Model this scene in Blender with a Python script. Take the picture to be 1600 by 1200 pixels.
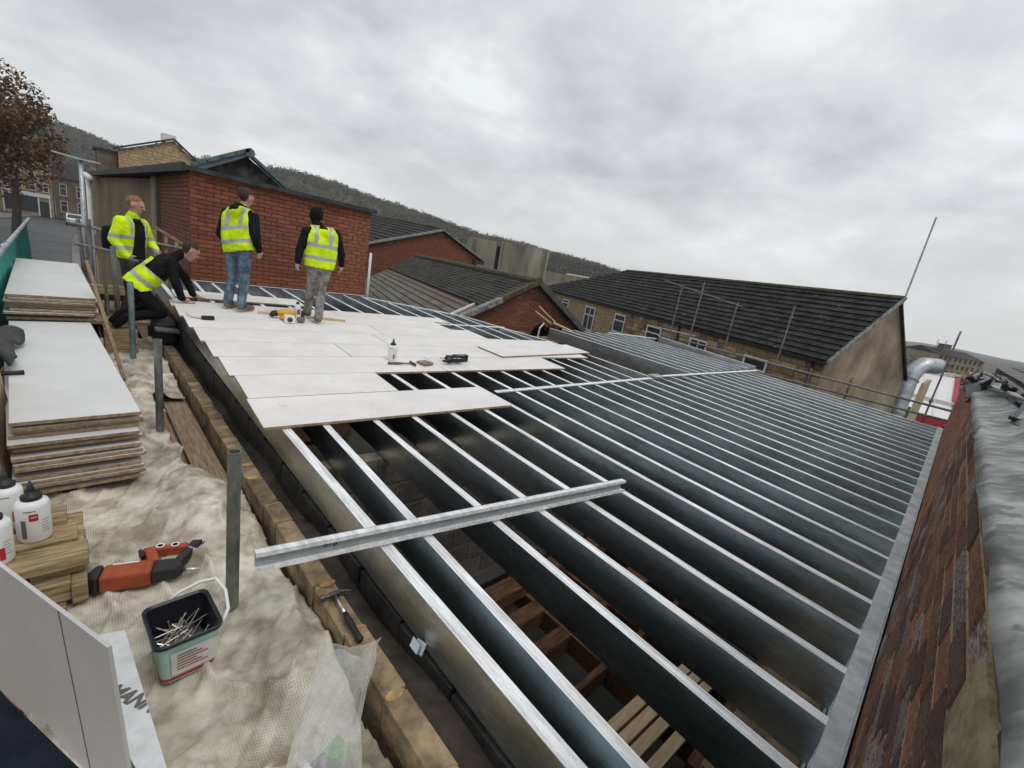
import bpy, bmesh, math, random
import numpy as np
from mathutils import Vector, Matrix, noise
random.seed(7)
R = math.radians
scn = bpy.context.scene
for o in list(bpy.data.objects):
    bpy.data.objects.remove(o, do_unlink=True)
col = scn.collection

# ------------------------------------------------------------------ camera
cd = bpy.data.cameras.new('camera'); cam = bpy.data.objects.new('camera', cd); col.objects.link(cam)
right = Vector((0.715951, -0.677147, 0.169961)); down = Vector((-0.052812, -0.295276, -0.953951)); fwd = Vector((0.696150, 0.674006, -0.247164))
mw = Matrix((right, -down, -fwd)).transposed().to_4x4(); mw.translation = Vector((-0.8436, 0.3471, 1.5266))
cam.matrix_world = mw
cd.sensor_width = 36; cd.lens = 15.53; cd.clip_start = 0.03; cd.clip_end = 9000
scn.camera = cam

# ------------------------------------------------------------------ world / light
SUN_EL, SUN_AZ = R(60), R(168)
w = bpy.data.worlds.new('World'); scn.world = w; w.use_nodes = True
nt = w.node_tree; N = nt.nodes; Lk = nt.links
bg = N['Background']; bg.inputs['Strength'].default_value = 0.1
sky = N.new('ShaderNodeTexSky'); sky.sky_type = 'NISHITA'; sky.sun_disc = False
sky.sun_elevation = SUN_EL; sky.sun_rotation = SUN_AZ
tc = N.new('ShaderNodeTexCoord'); sp = N.new('ShaderNodeSeparateXYZ'); Lk.new(tc.outputs['Generated'], sp.inputs[0])
def wm(op, a, b=None, clamp=False):
    n = N.new('ShaderNodeMath'); n.operation = op; n.use_clamp = clamp
    for i, v in enumerate((a, b)):
        if v is None: continue
        if isinstance(v, (int, float)): n.inputs[i].default_value = v
        else: Lk.new(v, n.inputs[i])
    return n.outputs[0]
zz = wm('MAXIMUM', sp.outputs[2], 0.0)
den = wm('ADD', zz, 0.30)
cx = N.new('ShaderNodeCombineXYZ'); Lk.new(wm('DIVIDE', sp.outputs[0], den), cx.inputs[0]); Lk.new(wm('DIVIDE', sp.outputs[1], den), cx.inputs[1])
def wnoise(scale, detail, rough, off, dist=0.0):
    mp = N.new('ShaderNodeMapping'); mp.inputs['Location'].default_value = off; Lk.new(cx.outputs[0], mp.inputs[0])
    n = N.new('ShaderNodeTexNoise'); n.inputs['Scale'].default_value = scale; n.inputs['Detail'].default_value = detail
    n.inputs['Roughness'].default_value = rough; n.inputs['Distortion'].default_value = dist
    Lk.new(mp.outputs[0], n.inputs['Vector']); return n.outputs['Fac']
n1 = wnoise(1.5, 9, 0.55, (3.1, 1.7, 0.4), 0.25); n2 = wnoise(4.2, 8, 0.58, (7.3, 2.2, 1.0), 0.2)
cl = wm('ADD', wm('MULTIPLY', n1, 0.68), wm('MULTIPLY', n2, 0.32))
rp = N.new('ShaderNodeValToRGB'); Lk.new(cl, rp.inputs[0])
cr = rp.color_ramp; cr.elements[0].position = 0.38; cr.elements[0].color = (0.455, 0.468, 0.492, 1)
cr.elements[1].position = 0.62; cr.elements[1].color = (0.77, 0.80, 0.82, 1)
e = cr.elements.new(0.47); e.color = (0.56, 0.577, 0.60, 1)
e = cr.elements.new(0.56); e.color = (0.67, 0.685, 0.70, 1)
hz = N.new('ShaderNodeMapRange'); hz.inputs[1].default_value = 0.0; hz.inputs[2].default_value = 0.22; hz.inputs[3].default_value = 0.75; hz.inputs[4].default_value = 0.0
Lk.new(zz, hz.inputs[0])
m1 = N.new('ShaderNodeMixRGB'); Lk.new(hz.outputs[0], m1.inputs[0]); Lk.new(rp.outputs[0], m1.inputs[1]); m1.inputs[2].default_value = (0.88, 0.90, 0.87, 1)
m2 = N.new('ShaderNodeMixRGB'); m2.blend_type = 'MULTIPLY'; m2.inputs[0].default_value = 1; Lk.new(m1.outputs[0], m2.inputs[1]); m2.inputs[2].default_value = (10, 10, 10, 1)
m3 = N.new('ShaderNodeMixRGB'); m3.inputs[0].default_value = 0.94; Lk.new(sky.outputs[0], m3.inputs[1]); Lk.new(m2.outputs[0], m3.inputs[2])
Lk.new(m3.outputs[0], bg.inputs['Color'])
sd = bpy.data.lights.new('sun', 'SUN'); sd.energy = 1.0; sd.angle = R(25); sd.color = (1, 0.97, 0.93)
so = bpy.data.objects.new('sun', sd); col.objects.link(so)
sv = Vector((math.sin(SUN_AZ) * math.cos(SUN_EL), math.cos(SUN_AZ) * math.cos(SUN_EL), math.sin(SUN_EL)))
so.rotation_euler = sv.to_track_quat('Z', 'Y').to_euler()
vs = scn.view_settings; vs.view_transform = 'Standard'; vs.look = 'None'; vs.exposure = 0.30; vs.gamma = 1.0; vs.use_curve_mapping = False

# ------------------------------------------------------------------ materials
MATS = {}
def mat(name, c, rough=0.75, metal=0.0, var=0.18, scale=6.0, c2=None, cscale=None, bump=0.0, bscale=60.0, rnd=0.0, stretch=(1, 1, 1), lo=0.35, hi=0.65, spec=0.4, alpha=1.0, weave=None, trans=0.0, spots=None):
    if name in MATS: return MATS[name]
    m = bpy.data.materials.new(name); m.use_nodes = True; t = m.node_tree; n = t.nodes; l = t.links
    b = n['Principled BSDF']; b.inputs['Roughness'].default_value = rough; b.inputs['Metallic'].default_value = metal
    b.inputs['Specular IOR Level'].default_value = spec; b.inputs['Alpha'].default_value = alpha
    if trans: b.inputs['Transmission Weight'].default_value = trans
    tx = n.new('ShaderNodeTexCoord'); mp = n.new('ShaderNodeMapping'); mp.inputs['Scale'].default_value = stretch; l.new(tx.outputs['Object'], mp.inputs[0])
    oi = n.new('ShaderNodeObjectInfo')
    ad = n.new('ShaderNodeVectorMath'); ad.operation = 'MULTIPLY_ADD'; l.new(oi.outputs['Random'], ad.inputs[0]); ad.inputs[1].default_value = (37, 51, 23); l.new(mp.outputs[0], ad.inputs[2])
    nz = n.new('ShaderNodeTexNoise'); nz.inputs['Scale'].default_value = scale; nz.inputs['Detail'].default_value = 6; nz.inputs['Roughness'].default_value = 0.62; l.new(ad.outputs[0], nz.inputs['Vector'])
    r = n.new('ShaderNodeValToRGB'); l.new(nz.outputs['Fac'], r.inputs[0])
    a = [max(0, v * (1 - var)) for v in c]; d = list(c2) if c2 else [min(1, v * (1 + var)) for v in c]
    r.color_ramp.elements[0].position = lo; r.color_ramp.elements[1].position = hi
    r.color_ramp.elements[0].color = (*a, 1); r.color_ramp.elements[1].color = (*d, 1)
    out = r.outputs[0]
    if cscale:
        n2 = n.new('ShaderNodeTexNoise'); n2.inputs['Scale'].default_value = cscale; n2.inputs['Detail'].default_value = 3; l.new(ad.outputs[0], n2.inputs['Vector'])
        mr = n.new('ShaderNodeMapRange'); mr.inputs[1].default_value = 0.3; mr.inputs[2].default_value = 0.7; mr.inputs[3].default_value = 0.75; mr.inputs[4].default_value = 1.2; l.new(n2.outputs['Fac'], mr.inputs[0])
        hm = n.new('ShaderNodeHueSaturation'); l.new(out, hm.inputs['Color']); l.new(mr.outputs[0], hm.inputs['Value']); out = hm.outputs[0]
    if rnd:
        mr = n.new('ShaderNodeMapRange'); mr.inputs[3].default_value = 1 - rnd; mr.inputs[4].default_value = 1 + rnd; l.new(oi.outputs['Random'], mr.inputs[0])
        hm = n.new('ShaderNodeHueSaturation'); l.new(out, hm.inputs['Color']); l.new(mr.outputs[0], hm.inputs['Value']); out = hm.outputs[0]
    if spots:
        n4 = n.new('ShaderNodeTexNoise'); n4.inputs['Scale'].default_value = spots[0]; n4.inputs['Detail'].default_value = 3; l.new(ad.outputs[0], n4.inputs['Vector'])
        g4 = n.new('ShaderNodeMapRange'); g4.inputs[1].default_value = spots[1]; g4.inputs[2].default_value = spots[1] + .05; g4.inputs[4].default_value = spots[3]; l.new(n4.outputs['Fac'], g4.inputs[0])
        x4 = n.new('ShaderNodeMixRGB'); l.new(g4.outputs[0], x4.inputs[0]); l.new(out, x4.inputs[1]); x4.inputs[2].default_value = (*spots[2], 1); out = x4.outputs[0]
    if weave:
        sx = n.new('ShaderNodeSeparateXYZ'); l.new(tx.outputs['Object'], sx.inputs[0])
        def mm(op, p, q):
            k = n.new('ShaderNodeMath'); k.operation = op
            for i, v in enumerate((p, q)):
                if isinstance(v, (int, float)): k.inputs[i].default_value = v
                else: l.new(v, k.inputs[i])
            return k.outputs[0]
        s1 = mm('SINE', mm('MULTIPLY', sx.outputs[0], weave), 0); s2 = mm('SINE', mm('MULTIPLY', sx.outputs[1], weave), 0)
        wv = mm('MAXIMUM', s1, s2)
        g = n.new('ShaderNodeMapRange'); g.inputs[1].default_value = -0.2; g.inputs[2].default_value = 0.7; g.inputs[3].default_value = 0.72; g.inputs[4].default_value = 1.08; l.new(wv, g.inputs[0])
        # the weave shows in patches where the cloth is clean
        n3 = n.new('ShaderNodeTexNoise'); n3.inputs['Scale'].default_value = 2.2; l.new(tx.outputs['Object'], n3.inputs['Vector'])
        g2 = n.new('ShaderNodeMapRange'); g2.inputs[1].default_value = 0.4; g2.inputs[2].default_value = 0.56; l.new(n3.outputs['Fac'], g2.inputs[0])
        mx = mm('ADD', mm('MULTIPLY', g.outputs[0], g2.outputs[0]), mm('SUBTRACT', 1.0, g2.outputs[0]))
        hm = n.new('ShaderNodeHueSaturation'); l.new(out, hm.inputs['Color']); l.new(mx, hm.inputs['Value']); out = hm.outputs[0]
    l.new(out, b.inputs['Base Color'])
    if bump:
        nb = n.new('ShaderNodeTexNoise'); nb.inputs['Scale'].default_value = bscale; nb.inputs['Detail'].default_value = 5; l.new(ad.outputs[0], nb.inputs['Vector'])
        bp = n.new('ShaderNodeBump'); bp.inputs['Strength'].default_value = bump; bp.inputs['Distance'].default_value = 0.02; l.new(nb.outputs['Fac'], bp.inputs['Height']); l.new(bp.outputs[0], b.inputs['Normal'])
    MATS[name] = m; return m

galv = mat('smooth_shaded_galvanised_steel', (0.70, 0.765, 0.79), 0.30, 1.0, 0.12, 22, stretch=(3, 0.8, 3), cscale=3, bump=0.03, bscale=40, rnd=0.05)  # shaded copy of the joist steel, web darkness put into colour and metalness
flange = mat('knurled_lit_galvanised_steel', (0.88, 0.905, 0.91), 0.5, 0.2, 0.14, 60, stretch=(5, 0.35, 5), cscale=8, bump=0.25, bscale=180, rnd=0.04)  # lit copy of the same steel, painted near white; the knurled streaks are its own
galv_dull = mat('dull_galvanised_steel', (0.44, 0.47, 0.49), 0.5, 0.75, 0.15, 14, cscale=4, bump=0.05)
tubem = mat('scaffold_tube_steel', (0.20, 0.21, 0.20), 0.55, 0.6, 0.35, 16, c2=(0.30, 0.30, 0.28), stretch=(1, 1, 0.4), bump=0.15)
tubet = mat('teal_painted_tube', (0.12, 0.24, 0.27), 0.5, 0.3, 0.4, 9, c2=(0.25, 0.33, 0.33), bump=0.15)
brickm = mat('red_brick', (0.205, 0.068, 0.037), 0.9, 0, 0.35, 14, c2=(0.30, 0.11, 0.062), rnd=0.2, bump=0.35, bscale=70)
brickold = mat('weathered_brick', (0.19, 0.078, 0.048), 0.92, 0, 0.45, 9, c2=(0.33, 0.16, 0.095), rnd=0.35, bump=0.7, bscale=55)
brickpale = mat('efflorescent_brick', (0.16, 0.085, 0.068), 0.95, 0, 0.4, 11, c2=(0.42, 0.36, 0.32), rnd=0.25, bump=0.7, bscale=50, lo=0.38, hi=0.68)
brickdark = mat('sooty_brick', (0.075, 0.050, 0.045), 0.92, 0, 0.4, 11, c2=(0.16, 0.085, 0.06), rnd=0.35, bump=0.7, bscale=50)
stone_moss = mat('mossy_stone', (0.19, 0.15, 0.075), 0.95, 0, 0.4, 8, c2=(0.30, 0.25, 0.15), bump=0.9, bscale=30)
mortar = mat('lime_mortar', (0.30, 0.23, 0.14), 0.95, 0, 0.3, 20, bump=0.6)
mortard = mat('dark_mortar', (0.15, 0.08, 0.055), 0.95, 0, 0.3, 20, bump=0.4)
sand = mat('sandstone', (0.36, 0.255, 0.13), 0.92, 0, 0.35, 7, c2=(0.45, 0.345, 0.20), rnd=0.3, bump=0.5, bscale=45)
coping = mat('sandstone_walling', (0.24, 0.178, 0.105), 0.93, 0, 0.45, 9, c2=(0.34, 0.255, 0.15), rnd=0.28, bump=0.6, bscale=50, cscale=4)
sandmort = mat('sand_mortar', (0.42, 0.29, 0.12), 0.95, 0, 0.3, 18, bump=0.9, bscale=40)
render_ = mat('stained_render', (0.25, 0.20, 0.135), 0.93, 0, 0.3, 1.2, c2=(0.37, 0.305, 0.215), stretch=(1, 1, 0.6), bump=0.3, bscale=20, cscale=2)
concm = mat('weathered_concrete', (0.25, 0.225, 0.175), 0.93, 0, 0.3, 0.5, c2=(0.34, 0.31, 0.25), stretch=(1, 1, 0.25), cscale=1.5)
blackw = mat('bitumen_block', (0.020, 0.020, 0.019), 0.6, 0, 0.4, 7, c2=(0.045, 0.043, 0.04), bump=0.6, bscale=22)
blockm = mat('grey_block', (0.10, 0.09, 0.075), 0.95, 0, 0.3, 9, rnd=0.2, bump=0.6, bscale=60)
deckb = mat('white_deck_board', (0.73, 0.71, 0.68), 0.6, 0, 0.06, 2.2, c2=(0.79, 0.77, 0.74), rnd=0.03, bump=0.03, spec=0.3, spots=(7, .66, (.50, .45, .38), .32))
boardtop = mat('grey_faced_board', (0.66, 0.665, 0.655), 0.55, 0, 0.05, 3, rnd=0.03, bump=0.03, spec=0.35)
boardedge = mat('board_core', (0.33, 0.25, 0.16), 0.9, 0, 0.35, 30, bump=0.4, rnd=0.2)
sheet = mat('woven_debris_sheet', (0.42, 0.365, 0.265), 0.8, 0, 0.3, 5, c2=(0.66, 0.62, 0.52), weave=620, bump=0.12, bscale=40, lo=0.33, hi=0.6, cscale=2.5, spots=(6, .64, (.30, .235, .15), .7))
plank = mat('scaffold_plank', (0.27, 0.185, 0.11), 0.9, 0, 0.35, 10, c2=(0.36, 0.27, 0.18), stretch=(6, 0.5, 6), rnd=0.15, bump=0.3)
palw = mat('pallet_wood', (0.26, 0.185, 0.095), 0.85, 0, 0.4, 9, c2=(0.44, 0.33, 0.18), stretch=(0.7, 6, 6), rnd=0.2, bump=0.25)
neww = mat('new_pine', (0.62, 0.46, 0.27), 0.7, 0, 0.2, 6, stretch=(0.6, 7, 7), rnd=0.1, bump=0.1)
oldw = mat('old_joist_timber', (0.12, 0.058, 0.028), 0.9, 0, 0.5, 7, c2=(0.20, 0.10, 0.05), stretch=(0.7, 5, 5), rnd=0.3, bump=0.3)
slate = mat('dark_roof_tile', (0.032, 0.032, 0.031), 0.8, 0, 0.4, 3, c2=(0.058, 0.056, 0.054), rnd=0.1, bump=0.4, bscale=30, spec=0.2, cscale=1.2, spots=(3.2, .70, (.22, .21, .19), .8))
slateold = mat('mossy_slate', (0.030, 0.029, 0.024), 0.85, 0, 0.4, 2, c2=(0.062, 0.058, 0.045), bump=0.5, bscale=25, spots=(4, .66, (.14, .13, .09), .7))
corrug = mat('grey_roof_sheet', (0.13, 0.12, 0.10), 0.85, 0, 0.25, 1.5, c2=(0.185, 0.172, 0.145), rnd=0.12, bump=0.2)
mossm = mat('mossy_ridge', (0.075, 0.068, 0.04), 0.95, 0, 0.4, 8, c2=(0.13, 0.115, 0.07), bump=0.8, bscale=25)
trim = mat('dark_roof_trim', (0.022, 0.030, 0.031), 0.7, 0, 0.3, 6, c2=(0.045, 0.055, 0.055))
teal = mat('blue_grey_ridge', (0.09, 0.135, 0.15), 0.6, 0, 0.3, 5)
lead = mat('grey_lead', (0.17, 0.178, 0.172), 0.65, 0.1, 0.3, 5, c2=(0.34, 0.35, 0.34), bump=0.35, bscale=9, cscale=20, spots=(11, .57, (.10, .105, .09), .7))
blackp = mat('black_plastic', (0.017, 0.017, 0.019), 0.45, 0, 0.2, 8, bump=0.08)
blackc = mat('black_cloth', (0.010, 0.010, 0.011), 0.9, 0, 0.4, 14, bump=0.5, bscale=24, spec=0.15)
navy = mat('navy_cloth', (0.012, 0.016, 0.028), 0.9, 0, 0.4, 14, bump=0.4, bscale=30, spec=0.15)
jean = mat('blue_denim', (0.085, 0.13, 0.19), 0.9, 0, 0.4, 11, c2=(0.18, 0.25, 0.33), bump=0.6, bscale=20, spec=0.15)
greyt = mat('grey_denim', (0.20, 0.195, 0.185), 0.9, 0, 0.35, 11, c2=(0.34, 0.33, 0.315), bump=0.6, bscale=20, spec=0.15)
hivis = mat('hi_vis_yellow', (0.62, 0.93, 0.010), 0.75, 0, 0.26, 6, bump=0.55, bscale=13, spec=0.2)
refl = mat('reflective_tape', (0.42, 0.44, 0.43), 0.45, 0.2, 0.15, 12, bump=0.3, bscale=14)
skin = mat('skin', (0.47, 0.24, 0.17), 0.6, 0, 0.12, 14, c2=(0.55, 0.29, 0.21), spec=0.35)
hair = mat('brown_hair', (0.045, 0.028, 0.018), 0.75, 0, 0.3, 40, bump=0.6, bscale=120)
hairg = mat('cropped_ginger_hair', (0.24, 0.125, 0.06), 0.8, 0, 0.3, 50, bump=0.5, bscale=120)
boot = mat('tan_boot', (0.20, 0.125, 0.07), 0.8, 0, 0.35, 12, bump=0.3)
glove = mat('grey_glove', (0.36, 0.35, 0.33), 0.85, 0, 0.25, 22, c2=(0.46, 0.45, 0.42), bump=0.4)
whitep = mat('white_plastic', (0.78, 0.78, 0.77), 0.4, 0, 0.04, 5)
whitepaint = mat('white_paint', (0.68, 0.68, 0.66), 0.5, 0, 0.12, 8)
redp = mat('red_paint', (0.42, 0.02, 0.04), 0.5, 0, 0.15, 5)
redgun = mat('red_tool_plastic', (0.34, 0.065, 0.022), 0.5, 0, 0.25, 12, bump=0.1)
yellow = mat('yellow_tool_plastic', (0.72, 0.36, 0.02), 0.45, 0, 0.12, 12)
chrome = mat('worn_bright_steel', (0.6, 0.6, 0.58), 0.3, 0.95, 0.2, 30)
nailm = mat('nail_steel', (0.42, 0.39, 0.34), 0.4, 0.9, 0.3, 30, rnd=0.35)
glass = mat('window_glass', (0.03, 0.036, 0.04), 0.08, 0, 0.3, 2, spec=0.7)
netm = mat('teal_netting', (0.015, 0.30, 0.255), 0.7, 0, 0.25, 8, c2=(0.03, 0.42, 0.36), alpha=0.88, bump=0.4, bscale=12)
baggy = mat('clear_polythene', (0.62, 0.62, 0.58), 0.3, 0, 0.12, 8, alpha=0.34, bump=0.7, bscale=14, spec=0.6)
foil = mat('foil_face', (0.74, 0.75, 0.74), 0.42, 0.55, 0.1, 10, bump=0.45, bscale=20)
foam = mat('foam_core', (0.55, 0.55, 0.33), 0.9, 0, 0.2, 25, bump=0.4)
inkm = mat('grey_print', (0.12, 0.115, 0.11), 0.7, 0, 0.1, 5)
blackink = mat('black_print', (0.02, 0.02, 0.022), 0.6, 0, 0.1, 5)
redink = mat('red_print', (0.45, 0.02, 0.03), 0.5, 0, 0.1, 5)
mint = mat('mint_label', (0.36, 0.54, 0.50), 0.5, 0, 0.12, 10)
paper = mat('white_label', (0.62, 0.62, 0.60), 0.6, 0, 0.1, 14)
tarmac = mat('wet_tarmac', (0.068, 0.070, 0.072), 0.55, 0, 0.25, 0.6, cscale=0.15, bump=0.1)
pavem = mat('paving', (0.17, 0.165, 0.155), 0.85, 0, 0.25, 1.2)
groundm = mat('town_ground', (0.085, 0.085, 0.075), 0.95, 0, 0.4, 0.05, c2=(0.12, 0.115, 0.10))
hillm = mat('wooded_hill_ground', (0.08, 0.075, 0.035), 0.95, 0, 0.4, 0.03, c2=(0.095, 0.088, 0.055))
farhillm = mat('far_moor', (0.06, 0.068, 0.05), 0.95, 0, 0.3, 0.01, c2=(0.10, 0.10, 0.075))
bark = mat('bark', (0.055, 0.042, 0.032), 0.95, 0, 0.4, 4, bump=0.5)
leafr = mat('russet_leaf', (0.15, 0.065, 0.034), 0.85, 0, 0.5, 0.7, c2=(0.30, 0.145, 0.07))
leafg = mat('dull_olive_leaf', (0.055, 0.050, 0.022), 0.85, 0, 0.5, 0.7, c2=(0.10, 0.085, 0.035))
woodm = mat('winter_wood', (0.050, 0.050, 0.026), 0.95, 0, 0.5, 0.02, c2=(0.125, 0.092, 0.045))
woodm2 = mat('evergreen_wood', (0.020, 0.036, 0.018), 0.95, 0, 0.5, 0.05, c2=(0.04, 0.055, 0.035))
shopm = mat('town_stone', (0.26, 0.20, 0.125), 0.93, 0, 0.3, 0.8, c2=(0.35, 0.285, 0.19), rnd=0.1, bump=0.2)
shopd = mat('sooty_town_stone', (0.13, 0.10, 0.065), 0.93, 0, 0.3, 0.8, c2=(0.20, 0.155, 0.10), bump=0.2)

# ------------------------------------------------------------------ mesh helpers
class MB:
    def __init__(s): s.v = []; s.f = []; s.mi = []; s.cur = 0
    def add(s, vs_, fs_):
        b = len(s.v); s.v += [tuple(p) for p in vs_]
        for f in fs_: s.f.append([b + i for i in f]); s.mi.append(s.cur)
        return s
    def obox(s, c, ax, ay, az):
        c = Vector(c); ax = Vector(ax) / 2; ay = Vector(ay) / 2; az = Vector(az) / 2
        vs_ = [c + ax * i + ay * j + az * k for k in (-1, 1) for j in (-1, 1) for i in (-1, 1)]
        return s.add(vs_, [(0, 2, 3, 1), (4, 5, 7, 6), (0, 1, 5, 4), (2, 6, 7, 3), (0, 4, 6, 2), (1, 3, 7, 5)])
    def box(s, x0, x1, y0, y1, z0, z1):
        return s.obox(((x0 + x1) / 2, (y0 + y1) / 2, (z0 + z1) / 2), (x1 - x0, 0, 0), (0, y1 - y0, 0), (0, 0, z1 - z0))
    def bar(s, a, b, wd, ht, up=(0, 0, 1)):
        a = Vector(a); b = Vector(b); d = b - a; u = Vector(up); sd_ = d.cross(u).normalized(); u = sd_.cross(d).normalized()
        return s.obox((a + b) / 2, d, sd_ * wd, u * ht)
    def tube(s, a, b, r, r2=None, n=12, caps=True):
        return s.path([a, b], [r, r if r2 is None else r2], n, caps)
    def path(s, pts, rs, n=8, caps=True):
        pts = [Vector(p) for p in pts]
        if not hasattr(rs, '__len__'): rs = [rs] * len(pts)
        rings = []; prev = None
        for i, p in enumerate(pts):
            d = (pts[min(i + 1, len(pts) - 1)] - pts[max(i - 1, 0)]).normalized()
            if prev is None: u = d.orthogonal().normalized()
            else: u = (prev - d * prev.dot(d)).normalized()
            prev = u; v = d.cross(u)
            rings.append([p + (u * math.cos(2 * math.pi * k / n) + v * math.sin(2 * math.pi * k / n)) * rs[i] for k in range(n)])
        return s.loft(rings, caps)
    def loft(s, rings, caps=True):
        n = len(rings[0]); b = len(s.v)
        fs_ = []
        for i in range(len(rings) - 1):
            for k in range(n):
                fs_.append((i * n + k, i * n + (k + 1) % n, (i + 1) * n + (k + 1) % n, (i + 1) * n + k))
        if caps: fs_.append(tuple(range(n))[::-1]); fs_.append(tuple((len(rings) - 1) * n + k for k in range(n)))
        return s.add([p for r_ in rings for p in r_], fs_)
    def lathe(s, prof, c=(0, 0, 0), n=16, ax=None):
        c = Vector(c); z = Vector(ax).normalized() if ax else Vector((0, 0, 1)); x = z.orthogonal().normalized(); y = z.cross(x)
        return s.loft([[c + z * h + (x * math.cos(2 * math.pi * k / n) + y * math.sin(2 * math.pi * k / n)) * max(r_, 1e-4) for k in range(n)] for r_, h in prof])
    def ball(s, c, r, n=8, m=6, sc=(1, 1, 1)):
        c = Vector(c)
        return s.loft([[c + Vector((sc[0] * r * math.sin(t) * math.cos(2 * math.pi * k / n), sc[1] * r * math.sin(t) * math.sin(2 * math.pi * k / n), -sc[2] * r * math.cos(t))) for k in range(n)] for t in [max(0.02, min(math.pi - 0.02, math.pi * i / m)) for i in range(m + 1)]])
    def prism(s, poly, h):   # poly: list of 3D points (planar), h: extrusion vector
        n = len(poly); h = Vector(h); p = [Vector(q) for q in poly]
        return s.add(p + [q + h for q in p], [tuple(range(n))[::-1], tuple(range(n, 2 * n))] + [(i, (i + 1) % n, n + (i + 1) % n, n + i) for i in range(n)])
    def quad(s, a, b, c, d): return s.add([a, b, c, d], [(0, 1, 2, 3)])
    def build(s, name, m, parent=None, smooth=False, local=False, bevel=0.0):
        off = Vector((0, 0, 0))
        p = parent
        if not local:
            while p is not None: off += p.location; p = p.parent
        me = bpy.data.meshes.new(name); me.from_pydata([tuple(Vector(v) - off) for v in s.v], [], s.f)
        ms = m if isinstance(m, (list, tuple)) else [m]
        for k in ms: me.materials.append(k)
        for i, pl in enumerate(me.polygons):
            pl.material_index = s.mi[i]; pl.use_smooth = smooth
        bm = bmesh.new(); bm.from_mesh(me); bmesh.ops.recalc_face_normals(bm, faces=bm.faces); bm.to_mesh(me); bm.free()
        o = bpy.data.objects.new(name, me); col.objects.link(o); o.parent = parent
        if bevel:
            bv = o.modifiers.new('bevel', 'BEVEL'); bv.width = bevel; bv.segments = 2; bv.limit_method = 'ANGLE'
        return o
def tag(o, label=None, cat=None, group=None, kind=None):
    if label: o['label'] = label
    if cat: o['category'] = cat
    if group: o['group'] = group
    if kind: o['kind'] = kind
    return o
def thing(name, label, cat, loc=(0, 0, 0), group=None, rz=0.0):
    o = bpy.data.objects.new(name, None); col.objects.link(o); o.location = loc; o.rotation_euler = (0, 0, rz); o.empty_display_size = 0.1
    return tag(o, label, cat, group)
ORD = 'first second third fourth fifth sixth seventh eighth ninth tenth eleventh twelfth thirteenth fourteenth fifteenth sixteenth seventeenth eighteenth nineteenth twentieth twenty-first twenty-second twenty-third twenty-fourth twenty-fifth twenty-sixth twenty-seventh twenty-eighth twenty-ninth thirtieth'.split()
SL = 0.0413
def rz(y): return SL * y
CAMP = Vector((-0.8436, 0.3471, 1.5266)); UPV = Vector((0, 0, 1))

# unit brick: x length, z height centred, front at y=0 facing -y, depth along +y
def brick_meshes(mats_):
    out = []
    for k, m in enumerate(mats_):
        for q in range(2):
            rr = random.Random(k * 10 + q)
            j = lambda a: rr.uniform(-a, a)
            front = [(-.47 + j(.012), 0 + j(.02), -.42 + j(.04)), (.47 + j(.012), j(.02), -.42 + j(.04)), (.47 + j(.012), j(.02), .42 + j(.04)), (-.47 + j(.012), j(.02), .42 + j(.04))]
            mid = [(-.5, .08, -.5), (.5, .08, -.5), (.5, .08, .5), (-.5, .08, .5)]
            back = [(-.5, 1, -.5), (.5, 1, -.5), (.5, 1, .5), (-.5, 1, .5)]
            me = bpy.data.meshes.new('brick'); fs_ = [(0, 1, 2, 3)]
            for b in (0, 4):
                for i in range(4): fs_.append((b + i, b + 4 + i, b + 4 + (i + 1) % 4, b + (i + 1) % 4))
            me.from_pydata(front + mid + back, [], fs_); me.materials.append(m); out.append(me)
    return out
def laid_wall(root, o, u, n_out, Lu, H, bl, bh, gap, depth, meshes, stuffmat, inside=None, maxp=300, pname='brick', jit=0.004, sizes=None):
    """courses of bricks; the pieces that show largest are objects, the rest one joined part"""
    o = Vector(o); u = Vector(u).normalized(); n_out = Vector(n_out).normalized(); up = Vector((0, 0, 1))
    cells = []; r = 0; z = 0.0
    while z < H - 0.01:
        h = min(bh if not sizes else bh * random.uniform(*sizes), H - z); x = -(bl / 2 if r % 2 else 0)
        while x < Lu - 0.01:
            l = bl * (random.uniform(0.7, 1.4) if sizes else 1)
            x0 = max(0, x); x1 = min(Lu, x + l)
            if x1 - x0 > 0.02 and (inside is None or inside((x0 + x1) / 2, z + h / 2)): cells.append((x0, x1, z, z + h))
            x += l
        z += h; r += 1
    cells.sort(key=lambda c: (o + u * (c[0] + c[1]) * .5 + up * c[2] - CAMP).length)
    M3 = Matrix((u, -n_out, up)).transposed()
    rest = MB()
    base = Vector((0, 0, 0)); p = root
    while p is not None: base += p.location; p = p.parent
    for i, (x0, x1, z0, z1) in enumerate(cells):
        c = o + u * (x0 + x1) / 2 + up * (z0 + z1) / 2 + n_out * (depth * 0.1 + random.uniform(0, jit))
        L_, H_ = x1 - x0 - gap, z1 - z0 - gap
        if L_ < 0.01: continue
        if i < maxp:
            b = bpy.data.objects.new(pname, random.choice(meshes)); col.objects.link(b); b.parent = root
            mm_ = M3.to_4x4() @ Matrix.Diagonal((L_, depth, H_, 1)); mm_.translation = c - base; b.matrix_local = mm_
        else:
            rest.obox(c - n_out * depth / 2, u * L_, n_out * depth, up * H_)
    if rest.v: tag(rest.build(pname + 's', stuffmat, root), kind='stuff')

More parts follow.
